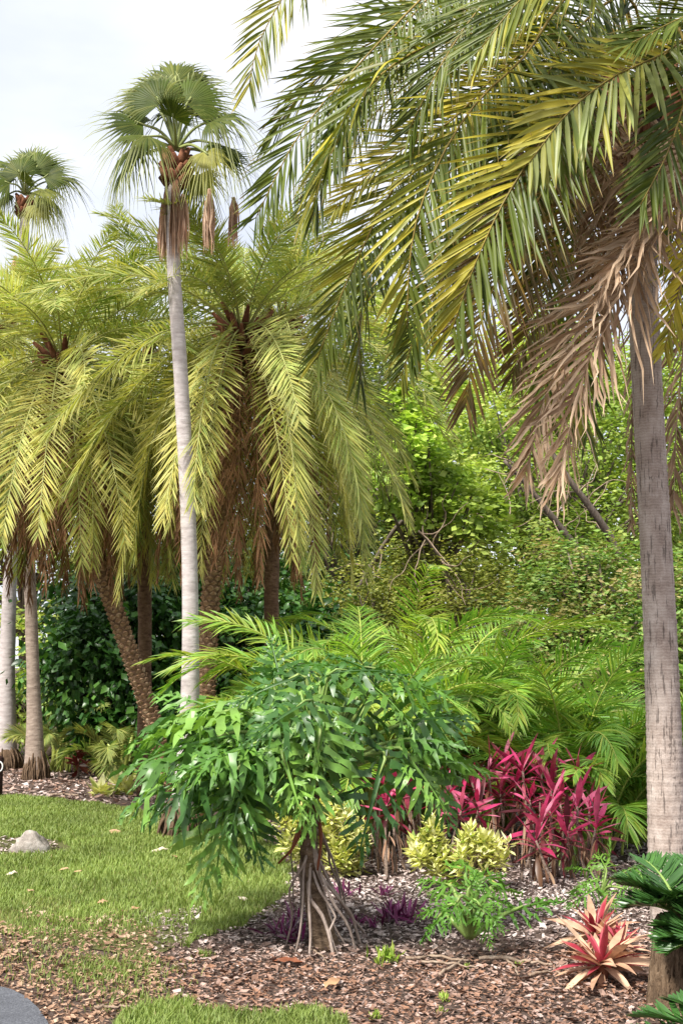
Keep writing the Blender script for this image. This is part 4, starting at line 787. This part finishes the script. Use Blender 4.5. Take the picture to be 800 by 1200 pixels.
for i, (px, py) in enumerate(TIPOS):
    Y = 10.2 + (990 - py) / 90 * 1.3 + rg.normal(0, .15)
    c = at(px, py, Y); base = np.array([c[0] + rg.normal(0, .05), c[1] + rg.normal(0, .06), 0])
    zone = 'beside the split-leaf plant' if px < 480 else ('behind the yellow shrub on the mulch' if px < 565 else 'before the low feathery palms')
    root = thing('ti_plant', base, 'purple-pink ti plant ' + zone, 'plant', 'ti plants ' + zone)
    mb = MB(); tube(mb, resample([base, (base + c) / 2 + np.append(rg.normal(0, .025, 2), 0), c + Z * .03], 10), np.linspace(.013, .009, 10), 6, .5, 0, .08, rg); obj('cane', mb, M['cane'], root)
    for k in range(17):
        el = math.radians(78 - 7 * k + rg.normal(0, 9)); place('leaf', TI[rg.integers(0, 4) + (4 if k > 11 or rg.random() < .15 else 0)], root, leafM(c + Z * (.06 - .009 * k), k * 2.4 + rg.normal(0, .2), el, rg.uniform(.68, 1.18), rg.normal(0, .35)))
    for k in range(11 if px > 560 else 4):
        f = rg.uniform(.2, .85); place('dry_leaf', TID[rg.integers(0, 2)], root, leafM(base + (c - base) * f, rg.uniform(0, 6.28), math.radians(rg.uniform(-75, -30)), rg.uniform(.6, 1.1)))
# thin bare canes and dry stalks at the clump's foot
for i in range(26):
    px = [rg.uniform(440, 500), rg.uniform(600, 710)][i % 2]; p = at(px, 1040, 10.3 + rg.uniform(0, 1.4)); p[2] = 0; h = rg.uniform(.3, .6)
    zone = 'beside the split-leaf plant' if px < 520 else 'in the ti clump'
    mb = MB(); t = p + np.array([rg.normal(0, .08), rg.normal(0, .05), h]); tube(mb, resample([p, (p + t) / 2 + rg.normal(0, .01, 3), t], 8), np.linspace(.009, .006, 8), 6, .5, 0, .08, rg)
    root = thing('bare_cane', p, 'thin leafless brown cane ' + zone, 'cane', 'bare canes ' + zone); obj('cane', mb, M['cane'], root)
    for k in range(4): place('dry_leaf', TID[k % 2], root, leafM(p + (t - p) * rg.uniform(.4, 1), rg.uniform(0, 6.28), math.radians(rg.uniform(-80, -20)), rg.uniform(.5, .9)))
# small dark red plant beside the thicket
p = at(92, 912, 19.8); p[2] = 0
root = thing('ti_plant', p, 'small dark red-brown leafy plant at the foot of the thicket', 'plant')
TIR = lance_mesh('dark_red_leaf', leafmat('dark_red_leaves', [(.10, .02, .018), (.18, .04, .03), (.26, .09, .06)], rough=.5, trans=.2, byobj=True, tcol=(1.2, .7, .6)), .34, .04, .6, rg)
mb = MB(); tube(mb, np.array([p, p + Z * .2, p + Z * .38]), .014, 6); obj('cane', mb, M['cane'], root)
for k in range(30): place('leaf', TIR, root, leafM(p + Z * rg.uniform(.12, .40), k * 2.4, math.radians(rg.uniform(-45, 60)), rg.uniform(.5, .85), rg.normal(0, .5)))

# ------------------------------------------------------------------ yellow variegated shrubs
def varieg(px, py, Y, cl, label, seed, n=60, sz=.10):
    rg = np.random.default_rng(seed); base = at(px, py, Y); base[2] = 0; root = thing('variegated_shrub', base, label, 'shrub')
    mb, st = MB(), MB()
    for i in range(n):
        x, y, rx, ry = cl[i % len(cl)]; q = nrm(rg.normal(0, 1, 3)) * rg.uniform(.3, 1) ** .5; c = at(x + q[0] * rx, y + q[2] * ry, Y + q[1] * rx / ppm(Y)); c[2] = max(c[2], .05)
        k = 11; a = np.arange(k) * 2.4 + rg.uniform(0, 6); el = np.radians(np.linspace(62, -25, k) + rg.normal(0, 8, k)); d = np.stack([np.cos(a) * np.cos(el), np.sin(a) * np.cos(el), np.sin(el)], 1)
        nn = Z * 1.0 - d * .5 + rg.normal(0, .15, (k, 3)); leaves(mb, c + d * .01 - Z * np.linspace(0, .05, k)[:, None], d, nn, sz * rg.uniform(.7, 1.15, k), .44, np.clip(rg.beta(2, 1.5, k) + rg.normal(0, .18), 0, 1))
        if i % 3 == 0: tube(st, resample([base + np.append(rg.normal(0, .05, 2), 0), (base + c) / 2 + rg.normal(0, .02, 3), c], 7), np.linspace(.009, .004, 7), 5, .5, 0, 0, rg, cap=False)
    obj('foliage', mb, M['varieg'], root); obj('stems', st, M['cane'], root)
varieg(385, 1020, 10.6, [(350, 975, 30, 32), (405, 985, 24, 32), (340, 945, 20, 15), (400, 1005, 26, 18), (375, 960, 30, 30)], 'yellow variegated shrub behind the philodendron trunk', 121, 190, .085)
varieg(540, 1036, 10.0, [(505, 975, 10, 16), (510, 1003, 26, 16), (555, 985, 18, 14), (580, 998, 22, 18), (540, 1010, 40, 20), (495, 995, 16, 14)], 'pale yellow variegated shrub with upright sprigs in front of the pink ti plants', 122, 130, .085)
varieg(130, 938, 17.2, [(120, 930, 8, 5), (137, 922, 8, 7), (148, 931, 6, 4)], 'small pale yellow seedling at the lawn edge', 123, 9, .22)
varieg(286, 945, 15.0, [(286, 930, 14, 9), (276, 938, 8, 6)], 'yellow variegated shrub behind the rooty base of the pale trunk', 124, 16, .13)
varieg(172, 915, 18.0, [(172, 904, 7, 6)], 'little pale yellow plant beneath the hanging philodendron leaves', 125, 6, .2)

# ------------------------------------------------------------------ bromeliads and purple rosettes
rg = np.random.default_rng(131)
BR = [lance_mesh('bromeliad_leaf', M['brom_red'], .24, .019, a, rg, t, fold=.35) for a, t in ((.25, .1), (.5, -.2))]
BD = [lance_mesh('dry_bromeliad_leaf', M['brom_dry'], .27, .022, a, rg, t, fold=.3) for a, t in ((.35, .2), (.7, -.3), (1.0, .5))]
def bromeliad(px, py, label, s, dz):
    b = gnd(px, py); root = thing('bromeliad', b, label, 'bromeliad')
    mb = MB(); tube(mb, np.array([b, b + Z * .05, b + Z * (dz + .02)]), [.03, .035, .03], 8, .5, 0, .1, rg); obj('stem', mb, M['root_red'], root)
    for k in range(22): place('red_leaf', BR[k % 2], root, leafM(b + Z * dz, k * 2.4 + rg.normal(0, .2), math.radians(78 - 3.6 * k + rg.normal(0, 8)), s * rg.uniform(.65, 1.05), rg.normal(0, .3)))
    for k in range(42): place('dry_leaf', BD[rg.integers(0, 3)], root, leafM(b + Z * dz * rg.uniform(.5, 1), k * 2.4 + rg.normal(0, .3), math.radians(66 - 2.1 * k + rg.normal(0, 9)), s * rg.uniform(.6, 1.2), rg.normal(0, .4)))
bromeliad(705, 1152, 'red-centred bromeliad with broad dry tan outer leaves, lower on the mulch', 1.15, .09)
bromeliad(698, 1118, 'red bromeliad with thin dry leaves behind the broad-leaved bromeliad', 1.1, .10)
bromeliad(726, 1128, 'half-dried bromeliad leaning toward the cycad trunk', .75, .08)
PU = [lance_mesh('purple_leaf', M['purple'], .17, .014, a, rg, t, fold=.4) for a, t in ((.15, .1), (.4, -.2))]
for (px, py, n, s, lab) in ((466, 1082, 60, 1.0, 'dense purple strap-leaved clump on the grey mulch'), (405, 1052, 20, .7, 'small purple tuft behind the aerial roots'), (330, 1098, 26, .85, 'purple tuft between the lawn edge and the aerial roots'), (350, 1104, 18, .8, 'purple tuft under the philodendron trunk'), (450, 1052, 16, .7, 'thin purple sprig behind the dense purple clump'), (421, 1086, 12, .55, 'tiny purple tuft right of the aerial roots'.replace('right of', 'just outside')), (437, 1089, 12, .5, 'tiny purple tuft beside the dense purple clump'), (344, 1080, 14, .8, 'purple tuft hidden among the aerial roots')):
    b = gnd(px, py); root = thing('purple_plant', b, lab, 'plant', 'purple plants on the mulch')
    for k in range(n):
        o = b + np.append(rg.normal(0, .045 * s * (n / 20) ** .5, 2), .01); place('leaf', PU[k % 2], root, leafM(o, rg.uniform(0, 6.28), math.radians(rg.uniform(20, 85)), s * rg.uniform(.7, 1.1), rg.normal(0, .4)))

# ------------------------------------------------------------------ cycads beside the near palm
def cycad(base, top, fr, label, seed, r=.16, trunk=True):
    rg = np.random.default_rng(seed); root = thing('cycad', base, label, 'cycad')
    if trunk:
        mb = MB(); P = resample([base - Z * .02, (base + top) / 2, top], 30); tube(mb, P, np.interp(np.linspace(0, 1, 30), [0, .15, .6, .9, 1], [r * 1.12, r, r * .95, r * .8, r * .45]), 26, .5, 0, .05, rg)
        for i in range(420):
            a = rg.uniform(0, 6.28); h = rg.uniform(.05, 1); o = np.array([math.cos(a), math.sin(a), 0]); p = base + (top - base) * h + o * r * .85; tube(mb, np.array([p, p + o * .02 - Z * .03, p + o * .03 - Z * .11]), [.012, .010, .003], 5, .5, 0, 0, rg, cap=False)
        obj('trunk', mb, M['cycad_bark'], root)
    for (az, e0, e1, L) in fr:
        P, b = arc(top, math.radians(az), e0, e1, L, 18, 1.2)
        add_frond(root, P, b, M['cycad'], M['philo_stalk'], 30, .17, .012, rg, rad=.012, s0=.15, ang=(75, 35), vee=.35, vj=.05, droop=.02, dj=.02, K=4, rollj=.15, jl=.03, prof=lambda u: np.clip(.5 + 2 * u, 0, 1) * np.clip(1.1 - .7 * u ** 3, 0, 1))
b = gnd(788, 1180); t = at(786, 1070, b[1]);
cycad(b, t + np.array([.06, .05, -.02]), [(a, e, e - 45, l) for a, e, l in ((-95, 30, .26), (-60, 45, .34), (-20, 55, .4), (40, 40, .55), (80, 30, .6), (110, 35, .6), (170, 45, .28), (-130, 40, .24), (-80, 48, .30), (20, 45, .5), (130, 45, .4), (-160, 50, .24))], 'cycad with shaggy brown trunk and dark green fronds in front of the ringed trunk', 141, .12)
b2 = gnd(842, 1195)
cycad(b2, b2 + Z * .30, [(a, e, e - 55, l) for a, e, l in ((-90, 38, .26), (-65, 45, .28), (-110, 30, .26), (-30, 60, .3), (60, 40, .6), (120, 40, .6), (180, 55, .3), (-140, 45, .26))], 'smaller cycad with pale-ribbed fronds against the shaggy trunk', 142, .12)
b3 = np.array([1.55, 5.2, 0.0])
cycad(b3, b3 + Z * .10, [(a, e, e - 50, l) for a, e, l in ((-80, 32, .55), (-60, 42, .5), (-40, 50, .45), (-100, 35, .45), (-10, 50, .6), (-120, 40, .5), (60, 40, .6), (120, 40, .6))], 'low cycad with spreading fronds at the corner of the bed', 143, .10)

# ------------------------------------------------------------------ rock, post, fallen leaves, twigs, weeds
def rock(px, py, w, h, seed, label):
    rg = np.random.default_rng(seed); b = gnd(px, py); n, m = 18, 12; th = np.linspace(0, 2 * np.pi, n, endpoint=False); ph = np.linspace(0, np.pi, m); V = []
    ks = [(rg.normal(0, 1.2, 3), rg.uniform(0, 6), rg.uniform(.05, .14)) for _ in range(14)]
    for p_ in ph:
        for t_ in th:
            d = np.array([math.sin(p_) * math.cos(t_), math.sin(p_) * math.sin(t_), math.cos(p_)]); r = 1 + sum(a * math.sin(k @ d * 3 + f) for k, f, a in ks) * .6
            V.append(b + d * r * np.array([w, w * .8, h]) + Z * h * .35)
    F = [(i * n + j, (i + 1) * n + j, (i + 1) * n + (j + 1) % n, i * n + (j + 1) % n) for i in range(m - 1) for j in range(n)]
    mb = MB(); mb.add(V, F, (.5, .5, 0)); solo('rock', mb, M['rock'], b, label, 'rock')
rock(35, 999, .17, .12, 151, 'pale grey rough rock on the lawn')
p = at(-2, 925, 16.9); p[2] = 0
root = thing('marker_post', p, 'dark brown short post with a white ring mark at the lawn edge', 'post')
mb = MB(); tube(mb, np.array([p, p + Z * .25, p + Z * .48, p + Z * .5]), [.055, .055, .055, .045], 12, .5); obj('post', mb, M['post'], root)
mb = MB(); a = np.linspace(0, 2 * np.pi, 20); tube(mb, p + np.stack([.045 * np.cos(a) + .02, np.full(20, -.062), .38 + .06 * np.sin(a)], 1), .009, 6, ref=np.array([0, 1.0, 0]), cap=False); obj('ring_mark', mb, M['white'], root)
def fallen(px, py, L, W, mat, label, az, group=None, z=.045, arch=-.3):
    rg = np.random.default_rng(int(px * 7 + py)); b = gnd(px, py); b[2] = z; u = np.linspace(-.5, .5, 7); d = np.array([math.cos(az), math.sin(az), .12]); s = np.array([-math.sin(az), math.cos(az), .15])
    C = (b + u[:, None] * d * L + Z * (arch * L * u[:, None] ** 2) + rg.normal(0, .004, (7, 3)))[None]; S = (s * W * np.array([.1, .6, .95, 1, .85, .5, .05])[:, None])[None]
    mb = MB(); strips(mb, C, S, (Z * -.25 * W)[None, None] + 0 * C, .5, 0); solo('fallen_leaf', mb, mat, b, label, 'leaf', group)
fallen(187, 1001, .15, .04, M['paleleaf'], 'large whitish dry leaf on the open lawn', .2)
fallen(135, 979, .13, .06, M['tanleaf'], 'curled tan leaf lying on the far lawn', .9)
for px, py, az in ((14, 1029, .3), (284, 1060, 2.0)): fallen(px, py, .09, .03, M['paleleaf'], 'small white dry leaf on the lawn', az, 'small white leaves on the lawn')
for px, py, az in ((36, 1050, 1.2), (120, 1064, .4), (204, 1009, 2.4), (157, 1072, .1), (75, 1025, .1), (92, 1027, -.2)): fallen(px, py, .07, .025, M['tanleaf'], 'small tan dry leaf on the lawn', az, 'small tan leaves on the lawn')
fallen(336, 1133, .20, .035, M['root_red'], 'long reddish-brown fallen leaf beside the aerial roots', -.6)
fallen(390, 1160, .13, .03, M['tanleaf'], 'orange-brown curled leaf on the mulch', .9)
def stick(L, r, label, mat='twig', group='twigs on the mulch'):
    P = resample([gnd(a, b) + Z * .03 for a, b in L], 12); mb = MB(); tube(mb, P + np.random.default_rng(int(L[0][0])).normal(0, .004, (12, 3)), np.linspace(r, r * .5, 12), 6, .5); solo('twig', mb, M[mat], P[0], label, 'twig', group)
stick([(476, 1130), (510, 1128), (548, 1133)], .011, 'grey twig meeting the young philodendron stem')
stick([(495, 1134), (530, 1136), (556, 1140)], .008, 'thin grey twig in front of the young philodendron')
stick([(560, 1130), (600, 1131), (645, 1137)], .013, 'long grey root running from the young philodendron')
stick([(585, 1128), (600, 1136), (607, 1150)], .008, 'short forked root beside the young philodendron')
stick([(515, 1148), (530, 1140), (546, 1128)], .010, 'slanting brown root of the young philodendron')
stick([(620, 1150), (645, 1146), (668, 1148)], .009, 'dark stick lying near the bromeliads')
stick([(110, 1189), (135, 1187), (158, 1190)], .008, 'pale stick in the leaf litter')
stick([(60, 935), (77, 934), (92, 935)], .02, 'pale stick on the mulch at the far lawn edge')
stick([(362, 1118), (375, 1125), (384, 1136)], .006, 'pale curved twig beside the reddish fallen leaf')
def weed(px, py, h, n, label):
    rg = np.random.default_rng(int(px)); b = gnd(px, py); mb = MB(); a = rg.uniform(0, 6.28, n); el = rg.uniform(.3, 1.5, n); d = np.stack([np.cos(a) * np.cos(el), np.sin(a) * np.cos(el), np.sin(el)], 1)
    leaves(mb, b + np.stack([rg.normal(0, h * .25, n), rg.normal(0, h * .25, n), rg.uniform(0, h * .6, n)], 1), d, rg.normal(0, .5, (n, 3)) + Z, h * rg.uniform(.4, .8, n), .3, rg.random(n)); solo('weed', mb, M['bright'], b, label, 'weed', 'weeds on the mulch')
weed(454, 1132, .12, 40, 'upright green weed on the mulch'); weed(520, 1175, .05, 26, 'low green weed in the open mulch'); weed(545, 1136, .04, 16, 'tiny weed at the young philodendron stem'); weed(515, 1190, .04, 16, 'tiny weed below the low green weed')
weed(605, 1135, .04, 18, 'flat weed by the long grey root'); weed(440, 1196, .05, 30, 'weed patch near the lower grass'); weed(690, 1132, .05, 12, 'weed beside the bromeliads')
